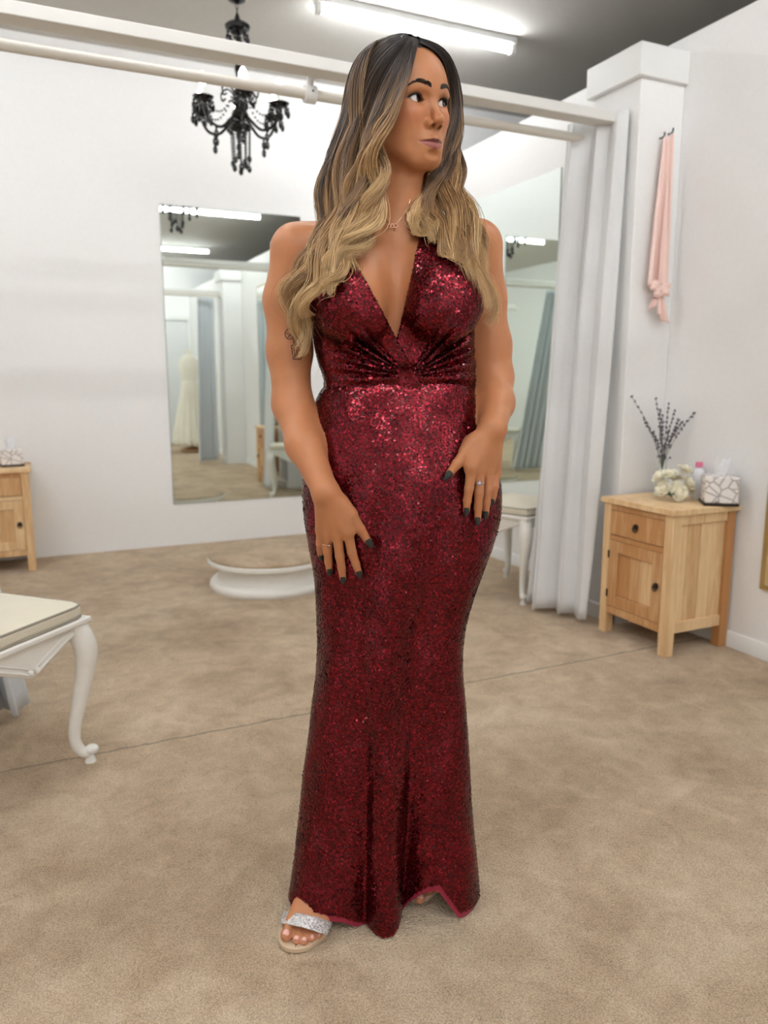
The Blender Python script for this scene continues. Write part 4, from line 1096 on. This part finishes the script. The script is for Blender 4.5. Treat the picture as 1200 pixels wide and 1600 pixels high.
def gown_base_mat():
    m = NT('red_mesh_fabric'); v = m.coord()
    vo = m.n('ShaderNodeTexVoronoi'); vo.inputs['Scale'].default_value = 260.0; m.l(v, vo.inputs['Vector'])
    m.l(m.ramp(vo.outputs['Distance'], [(0.0, srgb(112, 12, 28)), (0.5, srgb(78, 6, 17))]), m.b.inputs['Base Color'])
    m.b.inputs['Roughness'].default_value = 0.5; m.b.inputs['Metallic'].default_value = 0.2
    m.bump(vo.outputs['Distance'], 0.5, 0.002)
    return m.m
M['sequin'] = sequin_mat(); M['gown_base'] = gown_base_mat()
M['lining'] = fabric_mat('crimson_lining', srgb(140, 8, 44), 400.0, 0.6, var=0.05)

bv, bq = surface(bodice, (-0.19, 1.37, ZW - 0.02), (0.23, 1.72, 1.46), 0.0026, newton=1)
# skirt grid, its hem lifted over the feet
HEM = np.array([(-0.30, 0.012), (-0.205, 0.036), (-0.17, 0.050), (-0.12, 0.050), (-0.085, 0.040), (-0.055, 0.016), (-0.02, 0.006), (0.02, 0.006), (0.040, 0.016), (0.055, 0.045), (0.085, 0.078), (0.115, 0.086), (0.14, 0.052), (0.16, 0.020), (0.20, 0.012), (0.30, 0.012)])
NU, NV = 320, 240
phi = np.linspace(-math.pi, math.pi, NU, endpoint=False)
def hem_z(ph):
    pt = skirt_r(ph, np.full_like(ph, Z_BOT + 0.01)); z = np.interp(pt[:, 0], HEM[:, 0], HEM[:, 1])
    w = sstep(-0.05, 0.35, np.cos(ph)); return z * w + 0.012 * (1 - w)
hz_ = hem_z(phi)
def skirt_verts(t0, t1, nv, inset=0.0, drop=0.0):
    out = []
    for t in np.linspace(t0, t1, nv):
        z = Z_TOP * (1 - t) + (hz_ - drop) * t
        z = np.maximum(z, 0.003)
        pt = skirt_r(phi, np.maximum(z, Z_BOT + 0.0)); pt[:, 2] = z
        if inset:
            c = np.array([np.interp(z, SK[:, 0], SK[:, 1]), np.interp(z, SK[:, 0], SK[:, 2])]).T
            d = pt[:, :2] - c; L_ = np.linalg.norm(d, axis=1, keepdims=True); pt[:, :2] = c + d * (1 - inset / L_)
        out.append(pt)
    return np.concatenate(out)
def gridq(nu, nv):
    i = np.arange(nu); j = np.arange(nv - 1)
    I, J = np.meshgrid(i, j); I = I.ravel(); J = J.ravel(); n = (I + 1) % nu
    return np.stack([J * nu + I, (J + 1) * nu + I, (J + 1) * nu + n, J * nu + n], 1)
sv = skirt_verts(0, 1, NV); sq = gridq(NU, NV)
allv = np.concatenate([bv, sv]); allq = np.concatenate([bq, sq + len(bv)])
gme = mesh_np('dress', allv, allq)
dress = put('dress', gme, M['gown_base'], person)
dress['label'] = 'floor length wine red sequin gown with plunging twist front'
lv = skirt_verts(0.88, 1.0, 16, inset=0.004, drop=0.015)
put('lining', mesh_np('lining', lv, gridq(NU, 16)), M['lining'], dress)
# sequins: small tilted hexagons scattered evenly over the gown
def tri_scatter(V, Q, spacing, rng):
    T = np.concatenate([Q[:, [0, 1, 2]], Q[:, [0, 2, 3]]]); a, b, c = V[T[:, 0]], V[T[:, 1]], V[T[:, 2]]
    nr = np.cross(b - a, c - a); ar = np.linalg.norm(nr, axis=1) * 0.5; n = int(ar.sum() / spacing ** 2)
    i = rng.choice(len(T), n, p=ar / ar.sum()); u = rng.random(n); v = rng.random(n); f = u + v > 1; u[f] = 1 - u[f]; v[f] = 1 - v[f]
    p = a[i] + (b - a)[i] * u[:, None] + (c - a)[i] * v[:, None]
    return p, nr[i] / (2 * ar[i][:, None] + 1e-12)
# thin the random scatter so that sequins are evenly packed
def even(p, n, cell):
    k = np.floor(p / cell).astype(np.int64); key_ = (k[:, 0] * 73856093) ^ (k[:, 1] * 19349663) ^ (k[:, 2] * 83492791)
    _, i = np.unique(key_, return_index=True); return p[i], n[i]
sp_, sn_ = tri_scatter(allv, allq, 0.0021, RNG); sp_, sn_ = even(sp_, sn_, 0.0036)
keep = bust(sp_.astype(np.float32)) > 0.001
keep |= sp_[:, 2] < ZW
sp_, sn_ = sp_[keep], sn_[keep]
nS = len(sp_)
# the cloth ripples softly, so neighbouring sequins lean together
rip = np.zeros((nS, 3))
for _ in range(16):
    k_ = RNG.normal(0, 1, 3) * RNG.uniform(25, 90) * np.array([1.2, 1.2, 0.6]); rip += np.sin(sp_ @ k_ + RNG.uniform(0, 6.28))[:, None] * RNG.normal(0, 1, 3) * 0.021
tilt = RNG.normal(0, 1.0, (nS, 3)) * np.where(RNG.random(nS) < 0.10, 0.24, 0.055)[:, None]; nn = sn_ + tilt + rip; nn /= np.linalg.norm(nn, axis=1)[:, None]
e1 = np.cross(nn, np.array([0.13, 0.21, 0.97])); e1 /= np.linalg.norm(e1, axis=1)[:, None]; e2 = np.cross(nn, e1)
rad = RNG.uniform(0.0021, 0.0027, nS)[:, None]
cen = sp_ + sn_ * RNG.uniform(0.0006, 0.0016, nS)[:, None]
cen[:, 2] = np.maximum(cen[:, 2], 0.004)
hexv = np.stack([cen + rad * (math.cos(a) * e1 + math.sin(a) * e2) for a in np.arange(6) * math.pi / 3 + 0.3], 1).reshape(-1, 3)
hq = np.arange(nS * 6).reshape(nS, 6)
sme = mesh_np('sequins', hexv, hq); sme.polygons.foreach_set('use_smooth', np.zeros(len(sme.polygons), bool))
ra = sme.attributes.new('rnd', 'FLOAT', 'FACE'); ra.data.foreach_set('value', RNG.random(nS).astype(np.float32))
so = put('sequins', sme, M['sequin'], dress); so['kind'] = 'stuff'
print('SEQUINS', nS)

# ---------------------------------------------------------------- nails, rings, necklace, sandals, tattoo
M['nail'] = simple('black_nail', srgb(38, 42, 42), 0.5); M['silver'] = simple('silver', srgb(225, 222, 218), 0.2, 0.95); M['gold'] = simple('rose_gold', srgb(224, 178, 150), 0.22, 0.95)
M['gem'] = simple('pale_gem', srgb(206, 200, 232), 0.05, 0.3); M['ink'] = simple('tattoo_ink', srgb(92, 66, 56), 0.6); M['sole'] = simple('nude_leather', srgb(205, 180, 150), 0.5, bump=(120.0, 0.1, 0.001))
def rhinestones():
    m = NT('rhinestone_strap'); v = m.coord(); vo = m.n('ShaderNodeTexVoronoi'); vo.inputs['Scale'].default_value = 420.0; vo.inputs['Randomness'].default_value = 0.4; m.l(v, vo.inputs['Vector'])
    m.l(m.ramp(vo.outputs['Color'], [(0.15, srgb(150, 148, 148)), (0.5, srgb(228, 226, 226)), (0.9, srgb(255, 252, 248))]), m.b.inputs['Base Color'])
    m.b.inputs['Metallic'].default_value = 0.45; m.b.inputs['Roughness'].default_value = 0.25; m.bump(vo.outputs['Distance'], 0.6, 0.002)
    return m.m
M['rhine'] = rhinestones()
VIEW = np.array([0, 0, CAMH])
def nail(tip, prev, r, ln, nm='fingernail', mat='nail', wid=0.60):
    t = (tip - prev) / np.linalg.norm(tip - prev); w = VIEW - tip; w -= t * (w @ t); w /= np.linalg.norm(w); s = np.cross(t, w)
    c0 = tip - t * ln * 0.45
    mb = MB()
    def fn(u, v):
        x = (u - 0.5) * 2; wd = r * wid * (math.sin(math.pi * (0.22 + 0.70 * v)) ** 0.6 if v > 0.0 else 0.75) * (1.0 if v < 0.55 else (1 - 0.75 * ((v - 0.55) / 0.45) ** 1.6))
        return tuple(c0 + t * ln * v + s * wd * x * 1.35 + w * (r * (1.10 - 0.40 * x * x) - 0.0022 * max(0, v - 0.45)) )
    mb.grid(fn, 7, 10); relb(mb).build(nm, mat, person, thick=0.0012)
for W_, fs, th in HANDS:
    for f in fs: nail(f[-1][0], f[-2][0], f[-1][1], 0.0190 if f is not fs[3] else 0.0165)
    nail(th[-1][0], th[-2][0], th[-1][1], 0.0215, wid=0.68)
def ring(a, b, f, r, mat, gem):
    c = a + (b - a) * f; t = (b - a) / np.linalg.norm(b - a); w = VIEW - c; w -= t * (w @ t); w /= np.linalg.norm(w); s = np.cross(t, w)
    mb = MB(); mb.tube([c + r * (math.cos(q_) * s + math.sin(q_) * w) for q_ in np.linspace(0, 2 * math.pi, 25)], 0.0011, 6, cap=False)
    o = relb(mb).build('finger_ring', mat, person)
    if gem:
        relb(MB().ball(c + w * (r + 0.002), (0.0036, 0.0036, 0.0036), 10, 8)).build('gemstone', 'gem', o)
        g_ = MB()
        for q_ in np.linspace(0, 2 * math.pi, 11)[:-1]: g_.ball(c + w * (r + 0.001) + 0.0044 * (math.cos(q_) * s + math.sin(q_) * t), 0.0011, 6, 5)
        relb(g_).build('halo_setting', 'silver', o)
    else:
        relb(MB().ball(c + w * (r + 0.001) - s * 0.003, 0.0022, 8, 6)).build('gemstone', 'silver', o)
f = HANDS[1][1][1]; ring(f[0][0], f[1][0], 0.60, 0.0102, 'silver', True)
f = HANDS[0][1][2]; ring(f[0][0], f[1][0], 0.50, 0.0102, 'gold', False)
def trace(px, py, fn=body, y0=1.30, y1=1.75, lift=0.0):
    """point where the view ray through a photo position meets the body"""
    Y = y0
    for _ in range(60):
        d = float(fn(P(px, py, Y)[None].astype(np.float32))[0]) - lift
        if d < 0.0004: break
        Y += d * 0.8
        if Y > y1: return None
    return P(px, py, Y)
npx = [(592, 322), (597, 333), (603, 342), (609, 350), (614, 352), (619, 350), (627, 340), (636, 326), (641, 312)]
pts = [trace(x, y, lift=0.0012) for x, y in npx]; pts = [p_ for p_ in pts if p_ is not None]
neck_o = relb(MB().tube(spline(pts, 60), 0.0007, 5)).build('necklace', 'gold', person)
mb = MB(); pc = trace(613, 352, lift=0.002)
for dx in (-0.006, 0.0, 0.006): mb.tube([pc + np.array([dx + 0.0036 * math.cos(a), -0.001, 0.0036 * math.sin(a) - 0.001]) for a in np.linspace(0, 2 * math.pi, 13)], 0.0008, 5, cap=False)
mb.ball(pc + np.array([0.004, -0.001, -0.009]), 0.0022, 8, 6)
relb(mb).build('pendant', 'gold', neck_o)
# tattoo of a small potted plant on the upper arm
tat = MB()
def stroke(pl, w=0.0009):
    q_ = [trace(x, y, lift=0.0003) for x, y in pl]; q_ = [a for a in q_ if a is not None]
    if len(q_) > 1: tat.tube(q_, w, 5, squash=(1, 1))
def dens(a, b, n=6): return [(a[0] + (b[0] - a[0]) * k / n, a[1] + (b[1] - a[1]) * k / n) for k in range(n + 1)]
for a, b in (((455, 540), (474, 538)), ((455, 540), (458, 561)), ((458, 561), (470, 562)), ((470, 562), (474, 538)), ((455, 544), (474, 542)), ((460, 546), (461, 558)), ((464, 546), (464, 559)), ((468, 545), (467, 559))): stroke(dens(a, b))
for cx, cy, rx, ry in ((452, 522, 7, 8), (463, 530, 5, 9), (470, 527, 5, 7)): stroke([(cx + rx * math.cos(a), cy + ry * math.sin(a)) for a in np.linspace(0, 2 * math.pi, 15)])
for a, b in (((447, 520), (456, 526)), ((449, 528), (457, 519)), ((463, 523), (463, 538)), ((470, 521), (469, 533))): stroke(dens(a, b), 0.0007)
relb(tat).build('tattoo', 'ink', person)
# sandals
def sandal(F, sole_px, back, strap, label):
    pts = [PZ(x, y, 0.0) for x, y in sole_px]; n = len(pts)
    outline = spline(pts, 26)
    hl_, hr_ = back
    poly = [(q_[0], q_[1]) for q_ in outline] + [tuple(hr_), (0.5 * (hl_[0] + hr_[0]), hl_[1] + 0.03), tuple(hl_)]
    ytoe = min(q_[1] for q_ in outline); yh = hl_[1] + 0.03
    def zt(y, base):
        u = min(1, max(0, (y - ytoe - 0.075) / (yh - ytoe - 0.095))); return base + 0.062 * u * u * (3 - 2 * u)
    m_ = MB(); k = len(poly)
    m_.add([(x, y, zt(y, 0.001)) for x, y in poly] + [(x, y, zt(y, 0.0125)) for x, y in poly], [tuple(range(k))[::-1], tuple(range(k, 2 * k))] + [(i, (i + 1) % k, k + (i + 1) % k, k + i) for i in range(k)])
    s_ = relb(m_).build('sandal', 'sole', person, bevel=0.002); s_['label'] = label
    cx, cy = 0.5 * (hl_[0] + hr_[0]), hl_[1] + 0.005
    relb(MB().tube([(cx, cy, 0.0), (cx, cy, 0.066)], [0.016, 0.024], 14)).build('heel', 'sole', s_)
    if strap: relb(MB().grid(strap, 24, 9)).build('strap', 'rhine', s_, thick=0.0025)
def strap_l(u, v):
    a = np.array([443.0, 1424]) * (1 - v) + np.array([437.0, 1443]) * v; b = np.array([520.0, 1442]) * (1 - v) + np.array([511.0, 1462]) * v
    q_ = a * (1 - u) + b * u + np.array([0, -3.0]) * math.sin(math.pi * u)
    z = 0.010 + (0.044 - 0.008 * v) * math.sin(math.pi * (0.06 + 0.88 * u)) ** 0.6
    return tuple(PZ(q_[0], q_[1], z))
sandal(FOOT_L, [(519, 1448), (511, 1465), (500, 1474), (484, 1486), (464, 1491), (446, 1488), (436, 1478), (434.5, 1466), (437, 1452)], ((-0.145, 1.555), (-0.085, 1.555)), strap_l, 'nude sandal with broad rhinestone toe strap')
sandal(FOOT_R, [(705, 1375), (697, 1388), (684, 1398), (670, 1408), (655, 1412.5), (644, 1411), (640, 1402), (641, 1390)], ((0.065, 1.685), (0.125, 1.685)), None, 'nude sandal mostly hidden under the hem')
M['toenail'] = simple('toenail', srgb(232, 178, 164), 0.25)
for F in (FOOT_L, FOOT_R):
    for k, t__ in enumerate(F['toes']):
        (a, ra_), (b, rb_) = t__; b2 = b + (b - a) / np.linalg.norm(b - a) * rb_ * 0.55
        w_ = np.array([0, -0.35, 0.94]); tt = (b - a) / np.linalg.norm(b - a); w_ -= tt * (w_ @ tt); w_ /= np.linalg.norm(w_); ss = np.cross(tt, w_)
        ln_, wd_ = rb_ * 1.0, rb_ * 0.62
        mb = MB().grid(lambda u, v: tuple(b + tt * (ln_ * (v - 0.35)) + ss * wd_ * (u - 0.5) * 2 * (0.8 + 0.2 * math.sin(math.pi * v)) + w_ * (rb_ * (0.995 - 0.22 * (2 * u - 1) ** 2) - 0.28 * ln_ * max(0, v - 0.3) ** 2)), 6, 6)
        relb(mb).build('toenail', 'toenail', person, thick=0.0008)
# ---------------------------------------------------------------- hair
def hair_mat():
    m = NT('ombre_hair'); at = m.n('ShaderNodeAttribute'); at.attribute_name = 'hair_t'; rn = m.n('ShaderNodeAttribute'); rn.attribute_name = 'hair_r'
    a = m.math('ADD', at.outputs['Fac'], m.math('MULTIPLY', m.math('SUBTRACT', rn.outputs['Fac'], 0.5), 0.58))
    m.l(m.ramp(a, [(0.0, srgb(32, 26, 25)), (0.20, srgb(44, 34, 30)), (0.37, srgb(104, 78, 56)), (0.54, srgb(166, 128, 88)), (0.78, srgb(212, 174, 124)), (1.0, srgb(232, 200, 150))]), m.b.inputs['Base Color'])
    m.b.inputs['Roughness'].default_value = 0.38; m.b.inputs['Specular IOR Level'].default_value = 0.55
    return m.m
M['hair'] = hair_mat()
def Hh(x, y, z): return hw(x, y, z)
# guide locks: (photo x, photo y, depth) from the parting to the tip
GL = [[(628, 60, 1.60), (585, 66, 1.63), (552, 100, 1.645), (540, 155, 1.65), (527, 212, 1.65), (512, 272, 1.64), (507, 330, 1.60), (492, 388, 1.52), (466, 438, 1.50), (455, 468, 1.50), (463, 520, 1.51), (470, 558, 1.52)],
      [(636, 58, 1.56), (592, 64, 1.58), (560, 100, 1.60), (548, 155, 1.61), (535, 212, 1.61), (520, 272, 1.60), (512, 330, 1.56), (500, 388, 1.49), (475, 432, 1.46), (462, 465, 1.46), (474, 505, 1.47), (466, 545, 1.49)],
      [(636, 60, 1.53), (605, 80, 1.52), (574, 125, 1.53), (561, 185, 1.53), (543, 245, 1.53), (528, 305, 1.51), (520, 358, 1.47), (505, 408, 1.43), (484, 440, 1.42), (478, 470, 1.42), (487, 498, 1.43)],
      [(642, 63, 1.50), (622, 98, 1.48), (598, 145, 1.475), (582, 195, 1.475), (565, 248, 1.475), (548, 300, 1.475), (540, 350, 1.45), (528, 392, 1.42), (512, 428, 1.40), (500, 445, 1.40), (510, 462, 1.40)],
      [(646, 66, 1.48), (630, 98, 1.46), (616, 138, 1.455), (604, 172, 1.455), (592, 200, 1.455), (580, 242, 1.455), (570, 290, 1.46), (562, 335, 1.45), (553, 375, 1.43), (538, 410, 1.41), (532, 435, 1.40), (543, 447, 1.40)],
      [(650, 69, 1.48), (645, 90, 1.45), (637, 122, 1.44), (624, 154, 1.435), (606, 190, 1.435), (592, 234, 1.44), (596, 278, 1.455), (586, 322, 1.45), (572, 350, 1.44), (560, 380, 1.43), (545, 402, 1.42), (550, 428, 1.41)]]
GR = [[(640, 58, 1.58), (690, 72, 1.60), (713, 112, 1.62), (720, 160, 1.63), (720, 205, 1.63), (716, 245, 1.62), (722, 285, 1.61), (736, 320, 1.58), (748, 365, 1.55), (762, 420, 1.53), (772, 468, 1.525), (758, 508, 1.525)],
      [(650, 62, 1.55), (692, 80, 1.57), (710, 115, 1.59), (715, 160, 1.60), (713, 205, 1.60), (706, 245, 1.59), (708, 290, 1.57), (720, 335, 1.54), (738, 385, 1.51), (756, 430, 1.50), (768, 470, 1.50), (748, 500, 1.50)],
      [(650, 63, 1.52), (690, 82, 1.545), (706, 120, 1.57), (708, 162, 1.59), (705, 205, 1.59), (694, 248, 1.58), (688, 292, 1.56), (698, 335, 1.52), (718, 372, 1.48), (738, 415, 1.46), (752, 455, 1.45), (742, 488, 1.45)],
      [(654, 67, 1.50), (686, 86, 1.52), (700, 120, 1.56), (702, 165, 1.59), (698, 208, 1.60), (682, 252, 1.59), (668, 296, 1.56), (672, 335, 1.52), (690, 365, 1.47), (712, 398, 1.445), (735, 432, 1.44), (745, 462, 1.44)],
      [(656, 70, 1.49), (681, 88, 1.505), (695, 118, 1.545), (699, 165, 1.595), (693, 212, 1.61), (674, 258, 1.60), (652, 300, 1.57), (645, 335, 1.54), (660, 356, 1.50), (676, 368, 1.475), (690, 372, 1.465)],
      [(655, 71, 1.49), (680, 90, 1.505), (694, 118, 1.54), (697, 160, 1.562), (694, 205, 1.57), (676, 255, 1.575), (652, 300, 1.56), (643, 332, 1.54), (654, 352, 1.505), (667, 363, 1.48), (680, 368, 1.47)]]
def ray_clear(pts, off):
    """keep hair points outside the body and gown: push them out along the surface normal"""
    p = pts.copy(); I3 = np.eye(3, dtype=np.float32) * 0.0015
    idx = np.argsort(p[:, 2])
    def dist(x):
        out = np.empty(len(x), np.float32)
        for i in range(0, len(x), 6000):
            c = x[i:i + 6000].astype(np.float32); out[i:i + 6000] = np.minimum(body(c), gown_d(c))
        return out
    for _ in range(6):
        d = dist(p[idx]); m_ = d < off; idx = idx[m_]; d = d[m_]
        if not len(idx): break
        x = p[idx]; g = np.stack([dist(x + I3[k]) - d for k in range(3)], 1); g /= np.linalg.norm(g, axis=1)[:, None] + 1e-9
        p[idx] = x + g * np.clip(off - d, 0, 0.025)[:, None]
    return p
def gown_d(p):
    lo = p[:, 2] < 1.45
    out = np.full(len(p), 0.1, np.float32)
    if lo.any(): out[lo] = bust(np.asfortranarray(p[lo])) - 0.009
    return out
NS = 34
def strands(G, per, rng, seed_t):
    G2_ = []
    for g in G:
        n_ = []
        for x, y, Y in g:
            h_ = trace(x, y, fn=head) if (y < 240 and G is GL) else None
            n_.append((x, y, Y if h_ is None else min(Y, h_[1] - 0.011)))
        G2_.append(n_)
    K = np.array([spline([P(*c) for c in g], NS) for g in G2_])           # guides x NS x 3
    ng = len(G); out = []; tt = []; rr = []
    nc = (ng - 1) * 5
    cl_s = np.sort(rng.uniform(0, ng - 1, nc)); cl_d = rng.uniform(-1, 1, nc); cl_ph = cl_s * 1.7 + rng.uniform(-0.9, 0.9, nc); cl_r = rng.random(nc); cl_w = rng.uniform(0.6, 1.3, nc); cl_l = rng.uniform(0.80, 1.06, nc)
    t = np.linspace(0, 1, NS)
    def at(s):
        i = min(int(s), ng - 2); u = s - i; return K[i] * (1 - u) + K[i + 1] * u
    for c in range(nc):
        core = at(cl_s[c]); fq = 22.0 + 5.0 * cl_d[c]
        tan = np.gradient(core, axis=0); tan /= np.linalg.norm(tan, axis=1)[:, None]
        view = core - np.array([0, 0, CAMH]); view /= np.linalg.norm(view, axis=1)[:, None]
        side = np.cross(tan, view); side /= np.linalg.norm(side, axis=1)[:, None]
        amp = 0.0135 * cl_w[c] * sstep(0.18, 0.55, t) * (1 + 0.5 * t)
        wav = np.sin(fq * t + cl_ph[c])[:, None] * amp[:, None] * side + np.cos(fq * t + cl_ph[c])[:, None] * amp[:, None] * view * 0.8
        core2 = core + wav + view * (0.010 * cl_d[c] * sstep(0.02, 0.3, t))[:, None]
        for k in range(per):
            s = np.clip(cl_s[c] + rng.normal(0, 0.16), 0, ng - 1)
            own = at(s); a, r0 = rng.uniform(0, 6.28), math.sqrt(rng.random())
            cl = (0.15 + 0.78 * sstep(0.10, 0.6, t))[:, None]
            w2 = (0.0028 + 0.0055 * sstep(0.1, 0.6, t) * (1 - 0.35 * t))[:, None] * r0
            x = own * (1 - cl) + core2 * cl + wav * (1 - cl) * 0.6 + side * w2 * math.cos(a) * 1.4 + view * w2 * math.sin(a)
            ph2, f2 = rng.uniform(0, 6.28), rng.uniform(9, 22)
            x = x + side * (0.0022 * np.sin(t * f2 + ph2) * sstep(0.1, 0.5, t))[:, None]
            if rng.random() < 0.05: x = x + side * (rng.normal(0, 0.012) * sstep(0.25, 0.9, t))[:, None]
            end = cl_l[c] * rng.uniform(0.88, 1.04)
            te = np.clip(t * end, 0, 1); x = np.stack([np.interp(te, t, x[:, j]) for j in range(3)], 1)
            out.append(x); tt.append(te + seed_t(s / (ng - 1), te)); rr.append(np.clip(0.55 * cl_r[c] + 0.45 * rng.random(), 0, 1))
    return np.array(out), np.array(tt), np.array(rr)
rg = np.random.default_rng(21)
# the lock framing the face is lightened from near the root
sL = strands(GL, 78, rg, lambda s, t: 0.20 * np.exp(-((s - 0.93) / 0.10) ** 2) * sstep(0.04, 0.22, t))
sR = strands(GR, 58, rg, lambda s, t: 0.02 * t)
ST = np.concatenate([sL[0], sR[0]]); TT = np.concatenate([sL[1], sR[1]]); RR = np.concatenate([sL[2], sR[2]])
# hair behind the head and down the back
def back_strands(n, rng):
    out = []; tt = []; rr = []; t = np.linspace(0, 1, NS)
    for k in range(n):
        a = rng.uniform(-1.6, 1.6)                      # around the back, 0 = straight back
        root = np.array([rng.uniform(-0.004, 0.004), -0.030 + rng.uniform(-0.05, 0.05), 0.110])
        e = lambda y, z, w: np.array([w * math.sin(a) * 0.083, -0.012 - w * 0.103 * math.cos(a) + y, z])
        lp = [root, e(0, 0.103, 0.55), e(0, 0.082, 0.82), e(0, 0.03, 1.03), e(0, -0.05, 1.02), e(0.0, -0.12, 1.0)]
        w_ = [hw(*q_) for q_ in lp]; l_ = w_[-1]
        dx = (l_[0] - HC_[0]) * 0.3
        ln_ = rng.uniform(0.20, 0.30)
        w_ += [l_ + np.array([dx, 0.0, -0.05]), np.array([l_[0] + dx * 1.5 + rng.normal(0, 0.01), max(l_[1], 1.70) + 0.02 + rng.normal(0, 0.008), l_[2] - 0.09 - ln_ * 0.5]), np.array([l_[0] + dx * 1.6 + rng.normal(0, 0.02), max(l_[1], 1.71) + 0.02, l_[2] - 0.09 - ln_])]
        x = spline(w_, NS); ph = rng.uniform(0, 6.28)
        x[:, 0] += 0.008 * np.sin(t * 15 + ph) * sstep(0.4, 0.9, t); x[:, 1] += rng.normal(0, 0.006) + 0.006 * np.cos(t * 15 + ph) * sstep(0.4, 0.9, t)
        out.append(x); tt.append(t * 0.92); rr.append(rng.random())
    return np.array(out), np.array(tt), np.array(rr)
bS = back_strands(1050, rg)
ST = np.concatenate([ST, bS[0]]); TT = np.concatenate([TT, bS[1]]); RR = np.concatenate([RR, bS[2]])
nst = len(ST)
_f = ray_clear(ST.reshape(-1, 3), 0.0058).reshape(ST.shape)
# smooth the pushed strands along their length
for _ in range(2): _f[:, 1:-1] = 0.25 * _f[:, :-2] + 0.5 * _f[:, 1:-1] + 0.25 * _f[:, 2:]
ST = _f
def ribbons(S, wid):
    """three-sided tapered tubes"""
    n, m, _ = S.shape
    T = np.gradient(S, axis=1); T /= np.linalg.norm(T, axis=2, keepdims=True) + 1e-9
    up = np.array([0.2, -1.0, 0.1]); A = np.cross(T, up); A /= np.linalg.norm(A, axis=2, keepdims=True) + 1e-9; Bn = np.cross(T, A)
    prof = np.concatenate([np.linspace(0.8, 1, 6), np.ones(m - 12), np.linspace(1, 0.2, 6)])[None, :, None] * wid[:, None, None]
    V = np.stack([S + prof * (math.cos(a) * A + math.sin(a) * Bn) for a in (0.5, 0.5 + 2.094, 0.5 + 4.189)], 2)   # n,m,3,3
    base = (np.arange(n)[:, None, None] * m + np.arange(m - 1)[None, :, None]) * 3
    q_ = []
    for k in range(3):
        k2 = (k + 1) % 3
        q_.append(np.concatenate([base + k, base + k2, base + 3 + k2, base + 3 + k], 2).reshape(-1, 4))
    return V.reshape(-1, 3), np.concatenate(q_)
hv, hq_ = ribbons(ST, rg.uniform(0.00040, 0.00085, nst))
hme = mesh_np('hair', hv, hq_)
at = hme.attributes.new('hair_t', 'FLOAT', 'POINT'); at.data.foreach_set('value', np.repeat(TT.reshape(-1), 3).astype(np.float32))
at = hme.attributes.new('hair_r', 'FLOAT', 'POINT'); at.data.foreach_set('value', np.repeat(np.repeat(RR, NS), 3).astype(np.float32))
ho = put('hair', hme, M['hair'], person); ho['label'] = 'long loose waves, dark at the roots and blonde at the ends'
# scalp under the strands
def scalp(p):
    q_ = np.asfortranarray(hl(p), dtype=np.float32)
    d = head(p) - 0.0024
    d = smin(d, ell(q_, (0, -0.045, -0.03), (0.066, 0.055, 0.075)), 0.03)
    # open the face: cut by a plane that follows the hairline
    ax_ = np.abs(q_[:, 0])
    cut = q_[:, 1] - (0.045 - 0.62 * (0.075 - q_[:, 2]) * 0.9 + 0.10 * np.maximum(0, q_[:, 2] - 0.085)) - 0.000
    cut2 = q_[:, 1] - (0.026 + 0.024 * sstep(-0.02, -0.05, q_[:, 0]) + 0.030 * sstep(0.015, 0.05, q_[:, 0]) + 1.12 * np.maximum(0, q_[:, 2] - 0.05) - 0.35 * np.maximum(0, -q_[:, 2]))
    return smax(d, cut2 * 0.7, 0.01)
cv, cq = surface(scalp, HC_ - 0.16, HC_ + 0.16, 0.004, newton=1)
sc = put('scalp_hair', mesh_np('scalp_hair', cv, cq), simple('root_hair', srgb(34, 27, 26), 0.6, bump=(400.0, 0.5, 0.002), var=0.25), ho)
print('STRANDS', nst, len(hq_))
